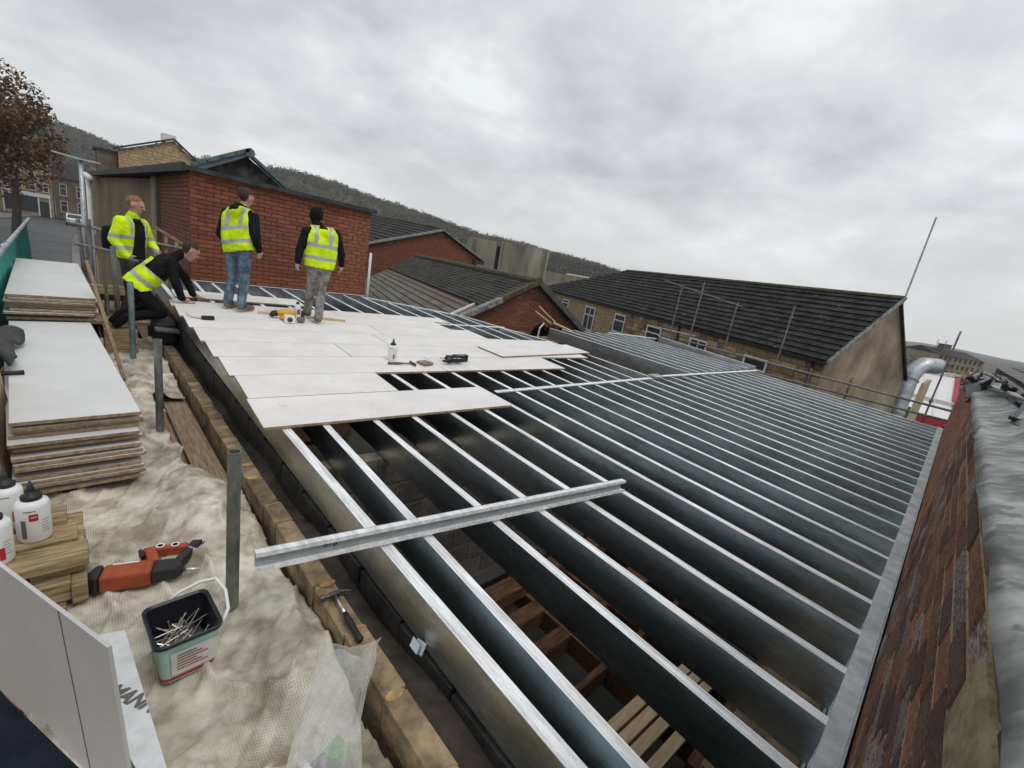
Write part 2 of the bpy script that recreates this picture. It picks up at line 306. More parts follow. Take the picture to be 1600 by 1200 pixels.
def tile_roof(root, o, u, v, Lu, Lv, tw, th, m, lo=None, hi=None, thick=0.035, name='tiles', lift=0.03):
    """o eave corner, u along eave, v up the slope; lo/hi(t)= start/end along u at height fraction t"""
    o = Vector(o); u = Vector(u).normalized(); v = Vector(v).normalized(); n = u.cross(v).normalized()
    if n.z < 0: n = -n
    mb = MB(); rows = max(1, round(Lv / th)); th = Lv / rows
    for r in range(rows):
        a = lo((r + .5) / rows) if lo else 0; b = hi((r + .5) / rows) if hi else Lu
        x = a - (tw / 2 if r % 2 else 0)
        while x < b - 0.02:
            x0 = max(a, x); x1 = min(b, x + tw)
            if x1 - x0 > 0.03:
                d = random.uniform(-.004, .004)
                mb.obox(o + u * (x0 + x1) / 2 + v * (th * (r + .5)) + n * (lift / 2 + d), u * (x1 - x0 - .012), v * th * 1.08 - n * lift, n * thick)
            x += tw
    return tag(mb.build(name, m, root), kind='stuff')

# ================================================================== SETTING
gz = -3.0
mb = MB(); mb.add([(-1700, -1700, -4.5), (1700, -1700, -4.5), (1700, 1700, -4.5), (-1700, 1700, -4.5)], [(0, 1, 2, 3)])
tag(mb.build('ground', groundm), kind='structure')
mb = MB(); mb.box(-14, 30, -3, 175, -4.3, gz - 0.12); tag(mb.build('street_ground', groundm), kind='structure')
# road curving right, with footways
def road_pts(x, y):  # lateral offset x at distance y
    return x + 0.0016 * max(0, y - 55) ** 2
mb = MB(); pv = MB(); ys = [8 + 4 * i for i in range(30)]
for i in range(len(ys) - 1):
    for (x0, x1, z, q) in ((-8.2, -0.9, gz - 0.1, mb), (-10.5, -8.2, gz + 0.02, pv), (-0.9, 0.5, gz + 0.02, pv)):
        a, b = ys[i], ys[i + 1]
        p = [(road_pts(x0, a), a), (road_pts(x1, a), a), (road_pts(x1, b), b), (road_pts(x0, b), b)]
        q.prism([(x, y, z - 0.1) for x, y in p], (0, 0, 0.1))
tag(mb.build('road', tarmac), kind='structure'); tag(pv.build('pavement', pavem), kind='structure')
mb = MB()
for y in (34, 42, 50, 58, 66): mb.prism([(road_pts(-4.6, y), y, gz - 0.097), (road_pts(-4.45, y), y, gz - 0.097), (road_pts(-4.45, y + 3), y + 3, gz - 0.097), (road_pts(-4.6, y + 3), y + 3, gz - 0.097)], (0, 0, 0.004))
tag(mb.build('road_markings', whitepaint), kind='structure')

# hills
ridge = [(-150, 735, 66), (-90, 728, 64), (-28.2, 718.09, 61.08), (-3.04, 690.92, 57.84), (12.95, 673.54, 54), (35.57, 647.43, 46), (67.76, 613.83, 45), (105.03, 578.13, 52), (155.82, 526.49, 54), (192.58, 487.9, 52), (228.78, 446.23, 41), (256.1, 415.89, 35.5), (274.36, 395.92, 32), (301.67, 365.58, 26.5), (329.2, 336.4, 24.5), (347.49, 316.63, 22), (365.85, 297.23, 20.5), (384.14, 277.46, 18), (415, 240, 12), (450, 200, 4), (480, 160, -4)]
rp_ = []
for i in range(len(ridge) - 1):
    a, b = Vector(ridge[i]), Vector(ridge[i + 1])
    for k in range(6): rp_.append(a.lerp(b, k / 6))
rp_.append(Vector(ridge[-1]))
def hpt(p, t):  # t 0 foot .. 1 ridge .. 1.3 behind
    c = Vector((CAMP.x, CAMP.y, 0)); d = Vector((p.x, p.y, 0)) - c
    s = 0.42 + 0.58 * t if t <= 1 else t
    q = c + d * s
    z = -5 + (p.z - 3.5 + 5) * (math.sin(min(t, 1) * math.pi / 2) ** 1.25 if t <= 1 else 1 - (t - 1) * 0.5)
    z += 2.2 * noise.noise(Vector((q.x * .02, q.y * .02, 0)))
    return Vector((q.x, q.y, z))
ts = [i / 14 for i in range(15)] + [1.15, 1.3]
mb = MB(); nr = len(ts); vv = [hpt(p, t) for p in rp_ for t in ts]
mb.add(vv, [(i * nr + j, (i + 1) * nr + j, (i + 1) * nr + j + 1, i * nr + j + 1) for i in range(len(rp_) - 1) for j in range(nr - 1)])
tag(mb.build('hill', hillm, smooth=True), kind='structure')
def clump(mb, c, r, h, n=16, rr=random):
    # a tree as a cloud of leaf-sized faces
    for _ in range(n):
        d = Vector((rr.gauss(0, 1), rr.gauss(0, 1), rr.gauss(0, 1))).normalized() * (rr.random() ** .4)
        p = Vector(c) + Vector((d.x * r, d.y * r, h * .55 + d.z * h * .45))
        a = Vector((rr.uniform(-1, 1), rr.uniform(-1, 1), rr.uniform(-.4, 1))).normalized() * r * rr.uniform(.16, .34); b = Vector((rr.uniform(-1, 1), rr.uniform(-1, 1), rr.uniform(-.4, 1))).normalized() * r * rr.uniform(.15, .3)
        mb.add([p - a, p + b * .6 - a * .2, p + a, p - b * .6 + a * .2], [(0, 1, 2, 3)])
m1_, m2_ = MB(), MB(); rr = random.Random(3)
for i in range(len(rp_) - 1):
    for k in range(60):
        t = rr.random() ** .7
        if k < 10: t = rr.uniform(.93, 1.03)
        p = rp_[i].lerp(rp_[i + 1], rr.random()); q = hpt(p, t)
        if noise.noise(Vector((q.x * .012, q.y * .012, 3))) < -0.3 and t < .8: continue
        sc = 0.55 + .45 * ((q - CAMP).length / 700)
        clump(m1_ if rr.random() < .72 else m2_, q, rr.uniform(3, 5.5) * sc, rr.uniform(5, 10) * sc, 30, rr)
tag(m1_.build('wooded_hillside', woodm), 'bare brown winter wood covering the long hillside behind the town', 'wood', kind='stuff')
tag(m2_.build('evergreen_wood', woodm2), 'darker evergreen trees scattered among the bare wood on the hillside', 'wood', kind='stuff')
# far moor on the right horizon
mb = MB(); pts = [(1180, 720, 14), (1240, 440, 2), (1323, 114, -2.8), (1364, 73, 1.2), (1426, 10, 1.6), (1497, -65, -2.2), (1528, -96, -2.2), (1500, -360, 2), (1440, -880, 6)]
vv = []
for p in pts:
    p = Vector(p); c = Vector((CAMP.x, CAMP.y, 0)); d = Vector((p.x, p.y, 0)) - c
    vv += [c + d * .55 + Vector((0, 0, -9)), c + d * .8 + Vector((0, 0, p.z - 5)), c + d + Vector((0, 0, p.z)), c + d * 1.15 + Vector((0, 0, p.z - 20))]
mb.add(vv, [(i * 4 + j, i * 4 + 4 + j, i * 4 + 5 + j, i * 4 + 1 + j) for i in range(len(pts) - 1) for j in range(3)])
tag(mb.build('far_moor', farhillm, smooth=True), kind='structure')

# ------------------------------------------------------------------ houses helper
def window(root, o, u, n, wd, ht, fm=whitepaint, bars='t', depth=.06):
    """o bottom-left corner on the wall face, n outward"""
    o = Vector(o); u = Vector(u).normalized(); n = Vector(n).normalized(); up = Vector((0, 0, 1)); t = max(.05, wd * .065)
    mb = MB()
    def b(x0, x1, z0, z1, d=depth): mb.obox(o + u * (x0 + x1) / 2 + up * (z0 + z1) / 2 + n * d / 2, u * (x1 - x0), n * d, up * (z1 - z0))
    b(0, t, 0, ht); b(wd - t, wd, 0, ht); b(t, wd - t, 0, t); b(t, wd - t, ht - t, ht)
    if 't' in bars: b(t, wd - t, ht * .62, ht * .62 + t * .8, depth * .8)
    if 'm' in bars: b(wd / 2 - t * .4, wd / 2 + t * .4, t, ht - t, depth * .7)
    f = mb.build('window', fm, root)
    g = MB(); g.obox(o + u * wd / 2 + up * ht / 2 + n * .012, u * (wd - t * .5), n * .02, up * (ht - t * .5)); g.build('pane', glass, f)
    s = MB(); s.obox(o + u * wd / 2 - up * .06 + n * .05, u * (wd + .2), n * .12, up * .1); s.build('sill', sand, f)
    return f
def house(name, label, x0, x1, y0, y1, z0, h, m, roofh=2.0, along='x', cols=3, rows=3, shop=None, cat='building', group=None):
    root = thing(name, label, cat, ((x0 + x1) / 2, y0, z0), group)
    mb = MB(); mb.box(x0, x1, y0, y1, z0, z0 + h)
    if along == 'x':
        mb.prism([(x0, y0, z0 + h), (x0, y1, z0 + h), (x0, (y0 + y1) / 2, z0 + h + roofh)], (x1 - x0, 0, 0)) if False else None
    mb.build('wall', m, root)
    r = MB(); ov = .25
    if along == 'x':
        ym = (y0 + y1) / 2
        r.prism([(x0 - .1, y0 - ov, z0 + h - .05), (x0 - .1, y1 + ov, z0 + h - .05), (x0 - .1, ym, z0 + h + roofh)], (x1 - x0 + .2, 0, 0))
    else:
        xm = (x0 + x1) / 2
        r.prism([(x0 - ov, y0 - .1, z0 + h - .05), (xm, y0 - .1, z0 + h + roofh), (x1 + ov, y0 - .1, z0 + h - .05)], (0, y1 - y0 + .2, 0))
    ro = r.build('roof', slate, root)
    c = MB(); cxm = x0 + (x1 - x0) * .2; c.box(cxm - .4, cxm + .4, (y0 + y1) / 2 - .3, (y0 + y1) / 2 + .3, z0 + h + roofh * .5, z0 + h + roofh + .9); c.build('chimney', m, ro)
    zf = z0 + (h * .38 if shop else .9)
    rh = (z0 + h - .3 - zf) / rows
    for a in range(rows):
        for b in range(cols):
            wd = (x1 - x0) / cols * .42; cxw = x0 + (x1 - x0) * (b + .5) / cols
            window(root, (cxw - wd / 2, y0, zf + rh * a + .15), (1, 0, 0), (0, -1, 0), wd, rh * .68)
    if shop:
        s = MB(); s.box(x0 + .3, x1 - .3, y0 - .14, y0 + .02, z0 + h * .3, z0 + h * .36); s.build('shop_fascia', shop, root)
        g = MB(); g.box(x0 + .5, x1 - 1.7, y0 - .05, y0 + .03, z0 + .5, z0 + h * .29); g.build('shop_window', glass, root)
        d = MB(); d.box(x1 - 1.5, x1 - .5, y0 - .06, y0 + .03, z0 + .03, z0 + 2.2); d.build('door', trim, root)
        for xx in (x0 + .38, x1 - 1.6, x1 - .4): p = MB(); p.box(xx - .07, xx + .07, y0 - .1, y0 + .02, z0, z0 + h * .3); p.build('pilaster', whitepaint, root)
    return root
# street end
house('corner_shop', 'tall pale stone shop with white fascia at the street end, behind the tree', -8.2, -2.6, 104, 112, gz, 9.2, shopm, 1.4, cols=4, rows=3, shop=paper)
house('stone_house', 'tall sooty stone house at the far left, mostly behind the tree crown', -15, -8.5, 92, 104, gz, 9.5, shopd, 2, cols=3, rows=3, shop=whitepaint)
house('stone_terrace', 'lower brown stone terrace right of the tall shop at the street bend', -2.4, 1.5, 106, 116, gz, 6.3, shopd, 2.4, cols=2, rows=2)
house('cottage', 'cream stone cottage with white window surrounds beside the lamp post', 1.7, 5.5, 108, 116, gz, 6.6, shopm, 1.6, cols=2, rows=2)
hs = [(-8, 200, 2, 'stone house with a slate roof highest on the slope behind the shops'), (2, 185, -1, 'small slate roofed house between cottage and lamp head'), (9, 190, 1.5, 'house on the slope just left of the stone gable'), (-22, 190, 0, 'house on the slope half hidden behind the left tree')]
for i, (x, y, z, lb) in enumerate(hs):
    house('hillside_house', lb, x - 4, x + 4, y, y + 8, z - 6, 10.5, shopd if i % 2 else shopm, 2.2, cols=3, rows=2, group='houses on the slope above the street')

# ------------------------------------------------------------------ brick outbuilding at the far end
root = thing('brick_outbuilding', 'flat roofed red brick building with brown rendered street wall behind the workers', 'building', (2.2, 11.5, gz))
BX0, BX1, BY = .6, 3.78, 9.85
mb = MB(); mb.box(BX0 + .03, BX1 - .02, BY + .03, 13.6, gz, 2.18); mb.build('mortar', mortard, root)
laid_wall(root, (BX0, BY + .0, .33), (1, 0, 0), (0, -1, 0), BX1 - BX0, 1.86, .225, .0715, .008, .06, brick_meshes([brickm]), brickm)
laid_wall(root, (BX0, 13.6, .0), (0, -1, 0), (-1, 0, 0), 3.75, 2.18, .225, .0715, .010, .06, brick_meshes([brickm]), brickm, maxp=0)
mb = MB(); mb.prism([(.62, 13.62, gz), (-.22, 22.5, gz), (2.5, 22.5, gz), (3.7, 13.62, gz)], (0, 0, 5.12)); mb.build('rendered_wall', mat('tan_render', (.20, .15, .09), .93, 0, .16, 1.0, bump=.2, bscale=12, cscale=.7), root)
mb = MB(); mb.prism([(.52, 13.3, -.6), (.5, 13.95, -.6), (.8, 13.95, -.6), (.8, 13.3, -.6)], (0, 0, 2.75)); mb.build('rough_pier', concm, root)
rf = MB(); rf.prism([(BX0 - .06, BY - .07, 2.19), (-.30, 22.6, 2.16), (2.6, 22.6, 2.16), (BX1 + .05, 13.6, 2.19), (BX1 + .05, BY - .07, 2.19)], (0, 0, .045)); r_ = rf.build('roof', slateold, root)
mb = MB(); mb.bar((BX0 - .1, BY - .09, 2.215), (BX1 + .08, BY - .09, 2.20), .035, .075); mb.build('fascia', trim, r_)
mb = MB(); mb.bar((BX0 - .09, BY - .1, 2.215), (-.33, 22.6, 2.20), .05, .13); mb.build('fascia', trim, r_)
mb = MB(); mb.tube((BX1 + .03, BY - .08, .0), (BX1 + .03, BY - .08, 1.35), .028); mb.build('white_pipe', whitepaint, root, smooth=True)
mb = MB(); mb.tube((-.36, 21.2, 2.1), (-.34, 21.2, gz), .07); mb.tube((-.42, 21.6, 2.12), (-.3, 21.0, 2.0), .09); mb.build('downpipe', whitepaint, root, smooth=True)

# dark slate gable behind it with blue-grey ridge
root = thing('slate_gable', 'dark sooty stone gable with blue-grey ridge tiles above the brick building', 'building', (4, 20, gz))
mb = MB(); mb.prism([(2.55, 20.6, gz), (2.55, 20.6, 3.0), (4.0, 20.6, 3.85), (6.6, 20.6, 2.2), (6.6, 20.6, gz)], (0, 5, 0)); mb.build('wall', mat('soot_wall', (.035, .033, .03), .95, 0, .4, 3, c2=(.12, .11, .09), bump=.5, lo=.45, hi=.75), root)
mb = MB(); mb.bar((2.3, 20.5, 3.0), (4.05, 20.5, 3.98), .3, .16); mb.bar((3.95, 20.5, 3.98), (6.9, 20.5, 2.12), .3, .1); mb.build('verge', teal, root)
mb = MB(); mb.tube((4.02, 20.3, 3.98), (4.02, 26, 3.98), .17, n=8); mb.build('ridge_tile', teal, root)
for i in range(4):
    mb = MB(); q = Vector((2.3, 20.5, 3.05)).lerp(Vector((4.05, 20.5, 4.03)), (i + .4) / 4); mb.obox(q + Vector((0, -.03, .08)), (.4, 0, .22), (0, .34, 0), (-.05, 0, .1)); mb.build('verge_tile', teal, root)

# pale stone gable house further back
root = thing('stone_gable_house', 'coursed stone gable house with white chimney cap behind the brick building', 'house', (5, 52, gz))
mb = MB(); mb.prism([(2.3, 53, gz), (2.3, 53, 5.5), (6.02, 53, 7.25), (9.2, 53, 4.7), (9.2, 53, gz)], (0, 9, 0)); mb.build('wall', sand, root)
laid_wall(root, (2.3, 53, 2.8), (1, 0, 0), (0, -1, 0), 6.9, 4.4, .6, .24, .03, .1, brick_meshes([sand]), sand, inside=lambda u, v: v + 2.8 < (5.5 + u * .47 if u < 3.72 else 7.25 - (u - 3.72) * .8) - .1, maxp=0, pname='stone', jit=.03, sizes=(.8, 1.25))
mb = MB(); mb.bar((2.0, 52.9, 5.5), (6.02, 52.9, 7.4), .4, .12); mb.bar((6.02, 52.9, 7.4), (9.5, 52.9, 4.6), .4, .12); mb.build('verge', trim, root)
mb = MB(); mb.box(5.3, 6.3, 53.5, 54.5, 7.0, 7.75); mb.build('chimney', whitepaint, root)
mb = MB(); mb.box(1.0, 2.25, 53.6, 56, gz, 5.2); mb.build('side_wall', shopd, root)
mb = MB(); mb.box(.8, 2.45, 53.4, 56.2, 5.2, 5.35); mb.build('eaves', trim, root)

# red brick gable with tiled roof, right of the outbuilding
root = thing('brick_gable_building', 'red brick gable building with dark interlocking tiles behind the low roof', 'building', (15, 26, gz))
GX0, GX1, GXA, GY = 9.2, 19.9, 16.6, 26.0
gz_ = lambda u: .70 + (u / (GXA - GX0)) * 2.42 if u < GXA - GX0 else 3.12 - (u - GXA + GX0) * .39
mb = MB(); mb.prism([(GX0, GY + .03, gz), (GX0, GY + .03, gz_(0) - .05), (GXA, GY + .03, 3.05), (GX1, GY + .03, gz_(GX1 - GX0) - .05), (GX1, GY + .03, gz)], (0, 11, .05)); mb.build('wall', mortard, root)
laid_wall(root, (GX0, GY, .1), (1, 0, 0), (0, -1, 0), GX1 - GX0, 3.1, .225, .075, .012, .06, brick_meshes([brickm]), brickm, inside=lambda u, v: v + .1 < gz_(u) - .06, maxp=0)
ap_, le_, re_ = Vector((GXA, GY - .1, 3.20)), Vector((GX0 - .3, GY - .1, .68)), Vector((GX1 + .45, GY - .1, 1.72)); bk = Vector((0, 11.6, .6))
mb = MB(); mb.prism([le_, ap_, re_, re_ - UPV * .08, ap_ - UPV * .1, le_ - UPV * .08], bk); rf = mb.build('roof', slate, root)
tile_roof(rf, le_ + UPV * .01, bk, ap_ - le_, bk.length, (ap_ - le_).length, .4, .55, slate, lift=.06, thick=.05)
mb = MB(); mb.bar(le_ + Vector((.3, -.06, .13)), ap_ + Vector((0, -.06, .03)), .2, .12); mb.bar(ap_ + Vector((0, -.06, .03)), re_ + Vector((.05, -.06, .03)), .16, .09); mb.build('verge', lead, rf)
for i in range(13):
    mb = MB(); q = ap_ + bk * (i / 13) + UPV * .03; mb.tube(q, q + bk * (.96 / 13), .11, n=8); mb.build('ridge_tile', slate, rf)
mb = MB(); mb.bar((GX1 - .45, GY - .12, 1.62), (GX1 + .5, GY - .12, 1.6), .15, .24); mb.build('eaves_box', trim, root)

# low double roof with gable (D2 ridge)
D2 = Vector((.315, .949, 0)); N2 = Vector((.949, -.315, 0)); AP = Vector((8.13, 8.809, 1.30))
root = thing('low_workshop', 'low workshop with mossy slate and grey sheet roof and a red brick gable', 'building', (8, 10, gz))
def W2(a, d, z): return AP + D2 * a + N2 * d + UPV * z
mb = MB(); mb.prism([W2(0, -3.3, -4.3), W2(0, -3.3, -1.93), W2(0, 0, -.06), W2(0, 2.1, -1.42), W2(0, 2.1, -4.3)], D2 * 14); mb.build('wall', mortard, root)
laid_wall(root, W2(0, -2.1, -1.7), N2, -D2, 4.2, 1.75, .225, .075, .012, .07, brick_meshes([brickm, brickold]), brickm, inside=lambda u, v: v - 1.7 < (-.07 - abs(u - 2.1) * (.58 if u < 2.1 else .68)) - .12, maxp=120)
mb = MB(); mb.prism([W2(-.05, 0, 0), W2(-.05, -1.42, -.83), W2(-.05, -1.42, -.90), W2(-.05, 0, -.07)], D2 * 14.2); rf = mb.build('slate_roof', slateold, root)
tile_roof(rf, W2(-.05, -1.42, -.82), D2, W2(0, 0, 0) - W2(0, -1.42, -.83), 14.2, 1.65, .3, .14, slateold, thick=.02, lift=.02)
mb = MB(); mb.prism([W2(-.05, 0, 0), W2(-.05, 2.25, -1.53), W2(-.05, 2.25, -1.6), W2(-.05, 0, -.08)], D2 * 14.2); mb.build('far_slope', slateold, root)
tile = MB(); tile.path([W2(-.12, 0, .03), W2(14.2, 0, .06)], .1, 8); tile.build('ridge_tile', mossm, root)
mb = MB(); mb.tube(W2(-.16, 0, .03), W2(-.1, 0, .03), .125, n=12); mb.tube(W2(-.18, 0, .03), W2(-.15, 0, .03), .07, n=12); mb.build('ridge_cap', mossm, root)
# corrugated lower slope
mb = MB(); K = 60
a0, a1 = W2(.75, -1.38, -.86), W2(13.8, -1.38, -.86); b0, b1 = W2(.55, -3.4, -1.95), W2(13.0, -3.4, -1.95)
for k in range(9):
    t0, t1 = k / 9, (k + .985) / 9
    p_ = [a0.lerp(b0, t0), a1.lerp(b1, t0), a1.lerp(b1, t1), a0.lerp(b0, t1)]
    mb = MB(); mb.prism([p_[0] + UPV * .0, p_[1], p_[2] + UPV * .035, p_[3] + UPV * .035], (0, 0, -.03)); mb.build('roof_sheet', corrug, root)
mb = MB(); mb.prism([a0 - UPV * .08, a1 - UPV * .08, b1 - UPV * .08, b0 - UPV * .08], (0, 0, -.03))
mb.build('underlay', trim, root)
mb = MB(); mb.bar(a0 - D2 * .1 + UPV * .03, b0 - D2 * .1 + UPV * .03, .1, .06); mb.build('white_verge', whitepaint, root)
mb = MB(); mb.bar(W2(-.1, 0, .02), W2(-.1, -1.3, -.75), .2, .10); mb.build('lead_verge', mossm, root)
mb = MB(); mb.bar(W2(-.1, -1.0, -.58), W2(-.1, -2.2, -1.25), .26, .12); mb.build('lead_verge', lead, root)
mb = MB(); mb.bar(W2(-.12, .06, .0), W2(-.12, 2.25, -1.48), .24, .14); mb.build('verge_board', mat('grey_green_board', (.075, .08, .065), .8, 0, .3, 5), root)
# white frame left verge up to brick building
mb = MB(); mb.bar((4.6, 12.4, .55), (6.2, 17.2, 1.0), .12, .08); mb.build('flashing', whitepaint, root)
# ragged brick return and tarpaulin below the gable
root = thing('broken_lean_to', 'broken brick lean-to with black tarpaulin and loose timbers below the gable', 'shed', (8, 8.2, gz))
mb = MB(); mb.box(6.4, 7.4, 8.0, 8.3, gz, .05); mb.box(7.2, 8.9, 7.75, 8.0, gz, -.12); mb.build('wall', mortard, root)
laid_wall(root, (6.4, 8.0, -.8), (1, 0, 0), (0, -1, 0), 1.0, .82, .225, .075, .012, .06, brick_meshes([brickold, brickdark]), brickold, maxp=80)
laid_wall(root, (7.2, 7.75, -.9), (1, 0, 0), (0, -1, 0), 1.7, .75, .225, .075, .012, .06, brick_meshes([brickold, brickdark]), brickold, maxp=120)
mb = MB(); n_ = 12
for i in range(n_):
    for j in range(6):
        f = lambda a, b: (7.35 + a / n_ * 1.25, 7.7 + b * .06, .36 - .06 * b + .05 * math.sin(a * 1.7 + b) - .012 * a)
        mb.add([f(i, j), f(i + 1, j), f(i + 1, j + 1), f(i, j + 1)], [(0, 1, 2, 3)])
o = mb.build('tarpaulin', blackp, root, smooth=True); sm = o.modifiers.new('s', 'SOLIDIFY'); sm.thickness = .01
mb = MB(); mb.box(7.3, 8.7, 7.66, 7.74, -.1, .04); mb.build('timber', palw, root)
mb = MB(); mb.tube((7.75, 7.6, .42), (9.0, 7.45, .1), .025, n=8); mb.build('pole', neww, root)
mb = MB(); mb.path([(7.3, 7.65, -.05), (7.33, 7.66, .26), (7.5, 7.7, .38)], .018, 8); mb.build('white_pipe', whitepaint, root)
mb = MB(); mb.bar((7.6, 8.05, .75), (8.15, 7.9, .4), .04, .03); mb.bar((7.5, 8.05, .62), (8.0, 7.9, .36), .04, .03); mb.build('loose_batten', neww, root)

# concrete block
root = thing('concrete_tower', 'windowless pale concrete block with a dark vertical slot below the hill', 'building', (31, 35, gz))
mb = MB(); mb.prism([(28.2, 38.0, gz), (30.2, 35.95, gz), (33, 40, gz), (31, 42, gz)], (0, 0, 7.0)); mb.build('left_wing', concm, root)
mb = MB(); mb.prism([(30.5, 35.65, gz), (34.0, 32.2, gz), (38, 37, gz), (34, 40, gz)], (0, 0, 7.1)); mb.build('right_wing', concm, root)
mb = MB(); mb.prism([(30.25, 36.6, gz), (30.9, 36.0, gz), (33, 39, gz), (32, 40, gz)], (0, 0, 6.6)); mb.build('dark_slot', trim, root)
for (x, y) in ((28.25, 37.95), (30.75, 35.4), (33.9, 32.25), (28.7, 37.45)): mb = MB(); mb.box(x - .12, x + .12, y - .12, y + .12, gz, 3.9); mb.build('rib', concm, root)
mb = MB(); mb.prism([(34.0, 32.3, gz), (39, 28.4, gz), (42, 33, gz), (38, 37, gz)], (0, 0, 5.0)); mb.build('low_wing', concm, root)
mb = MB(); mb.prism([(36.2, 31.1, 2.02), (39.3, 28.6, 2.02), (39.6, 29, 2.02), (36.5, 31.5, 2.02)], (0, 0, .12)); mb.build('parapet', whitepaint, root)

# long stone building with big tiled roof
D = Vector((.455, .89, 0)); Nw = Vector((.89, -.455, 0)); E1 = Vector((16.657, 3.355, .40))
root = thing('long_stone_building', 'long stone building with big dark tiled roof and rendered gable on the right', 'building', (20, 8, gz))
def W1(a, d, z): return E1 + D * a + Nw * d + UPV * z
LB = 27.9
mb = MB(); mb.prism([W1(.02, .03, -5), W1(.02, .03, -.03), W1(.02, 3.8, -.03), W1(.02, 3.8, -5)], D * LB); mb.build('wall', mat('stone_mortar', (.22, .16, .085), .95, 0, .3, 4), root)
WINS = [(16.44, 17.98, -2.0, -.38, 'tm'), (12.53, 13.8, -1.45, -.33, 't'), (8.88, 10.2, -1.5, -.45, 't'), (5.42, 6.6, -1.35, -.46, 'm'), (2.1, 3.26, -1.0, -.5, ''), (21.0, 22.2, -1.12, -.36, 't')]
laid_wall(root, W1(0, 0, -2.6), D, -Nw, LB - .5, 2.55, .48, .2, .022, .1, brick_meshes([sand, coping]), sand, maxp=300, pname='stone', jit=.02, sizes=(.75, 1.2),
          inside=lambda u, v: not any(a - .08 < u < b + .08 and lo_ - .05 < v - 2.6 < hi_ + .05 for a, b, lo_, hi_, _ in WINS))
for a, b, lo_, hi_, bars in WINS: window(root, W1(b, -.02, lo_), -D, -Nw, b - a, hi_ - lo_, bars=bars, depth=.05)
mb = MB(); mb.prism([W1(-.02, -.03, -5), W1(-.02, -.03, -.02), W1(-.02, 2.21, 2.33), W1(-.02, 3.9, -.18), W1(-.02, 4.0, -5)], D * .03); mb.build('rendered_gable', render_, root)
hipL = lambda t: LB - (LB - 17.5) * t
mb = MB(); mb.prism([W1(-.12, -.12, -.01), W1(LB, -.12, -.01), W1(17.5, 2.21, 2.36), W1(-.12, 2.21, 2.36)], (0, 0, -.08)); rf = mb.build('roof', slate, root)
vdir = W1(0, 2.21, 2.36) - W1(0, -.12, -.01)
tile_roof(rf, W1(-.12, -.12, .01), D, vdir, LB, vdir.length, .36, .255, slate, hi=lambda t: hipL(t) + .12, thick=.04, lift=.06)
mb = MB(); mb.prism([W1(-.12, 2.21, 2.36), W1(17.5, 2.21, 2.36), W1(LB, 3.95, -.2), W1(-.12, 3.95, -.2)], (0, 0, -.08)); mb.build('rear_slope', slate, root)
for i in range(38):
    mb = MB(); a = -.12 + i * .463; mb.prism([W1(a, 2.21 + .12 * math.cos(q), 2.38 + .11 * math.sin(q)) for q in [math.pi * k / 6 for k in range(7)]], D * .45); mb.build('ridge_tile', mossm, root)
for i in range(12):
    mb = MB(); q = W1(-.16, -.12, .03) + vdir * ((i + .5) / 12); mb.obox(q, D * .14, vdir * (1 / 12.6), Nw * .03 + UPV * .09); mb.build('verge_cap', lead, root)
mb = MB(); mb.bar(W1(-.1, -.16, -.06), W1(LB, -.16, -.06), .09, .09); mb.build('gutter', blackp, root)
mb = MB()
mb.tube(W1(.35, -.1, -.08), W1(.35, -.1, -4), .05); mb.build('drainpipe', blackp, root, smooth=True)
mb = MB(); mb.tube(W1(7.5, -.1, -.08), W1(7.5, -.1, -4), .05); mb.build('drainpipe', blackp, root, smooth=True)
mb = MB(); mb.bar(W1(-.05, 2.26, 2.3), W1(-.05, 3.93, -.2), .08, .08); mb.build('gable_pipe', blackp, root)
# smaller gable behind on the right
root = thing('rear_gable', 'smaller rendered gable half hidden behind the long building, under the mast', 'building', (23, 2.4, gz))
q = Vector((23.3, 3.3, 0)); 
mb = MB(); mb.prism([q + UPV * gz, q + UPV * 2.0, q + Nw * .55 + UPV * 2.62, q + Nw * 2.0 + UPV * .9, q + Nw * 2.0 + UPV * gz], D * 5); mb.build('wall', render_, root)
mb = MB(); mb.bar(q + Nw * .5 - D * .1 + UPV * 2.7, q + Nw * 2.1 - D * .1 + UPV * .85, .2, .08); mb.bar(q - Nw * .2 - D * .1 + UPV * 1.9, q + Nw * .55 - D * .1 + UPV * 2.7, .2, .08); mb.build('verge', slate, root)
root = thing('radio_mast', 'thin tall grey mast leaning against the sky behind the long building', 'mast', (22.6, 2.6, -1))
mb = MB(); mb.tube((22.6, 2.6, -1), (22.6, 2.6, 6.15), .035, .03, 8); mb.build('pole', galv_dull, root)
mb = MB(); mb.box(22.5, 22.7, 2.5, 2.7, -1.05, -.95); mb.build('base_plate', galv_dull, root)
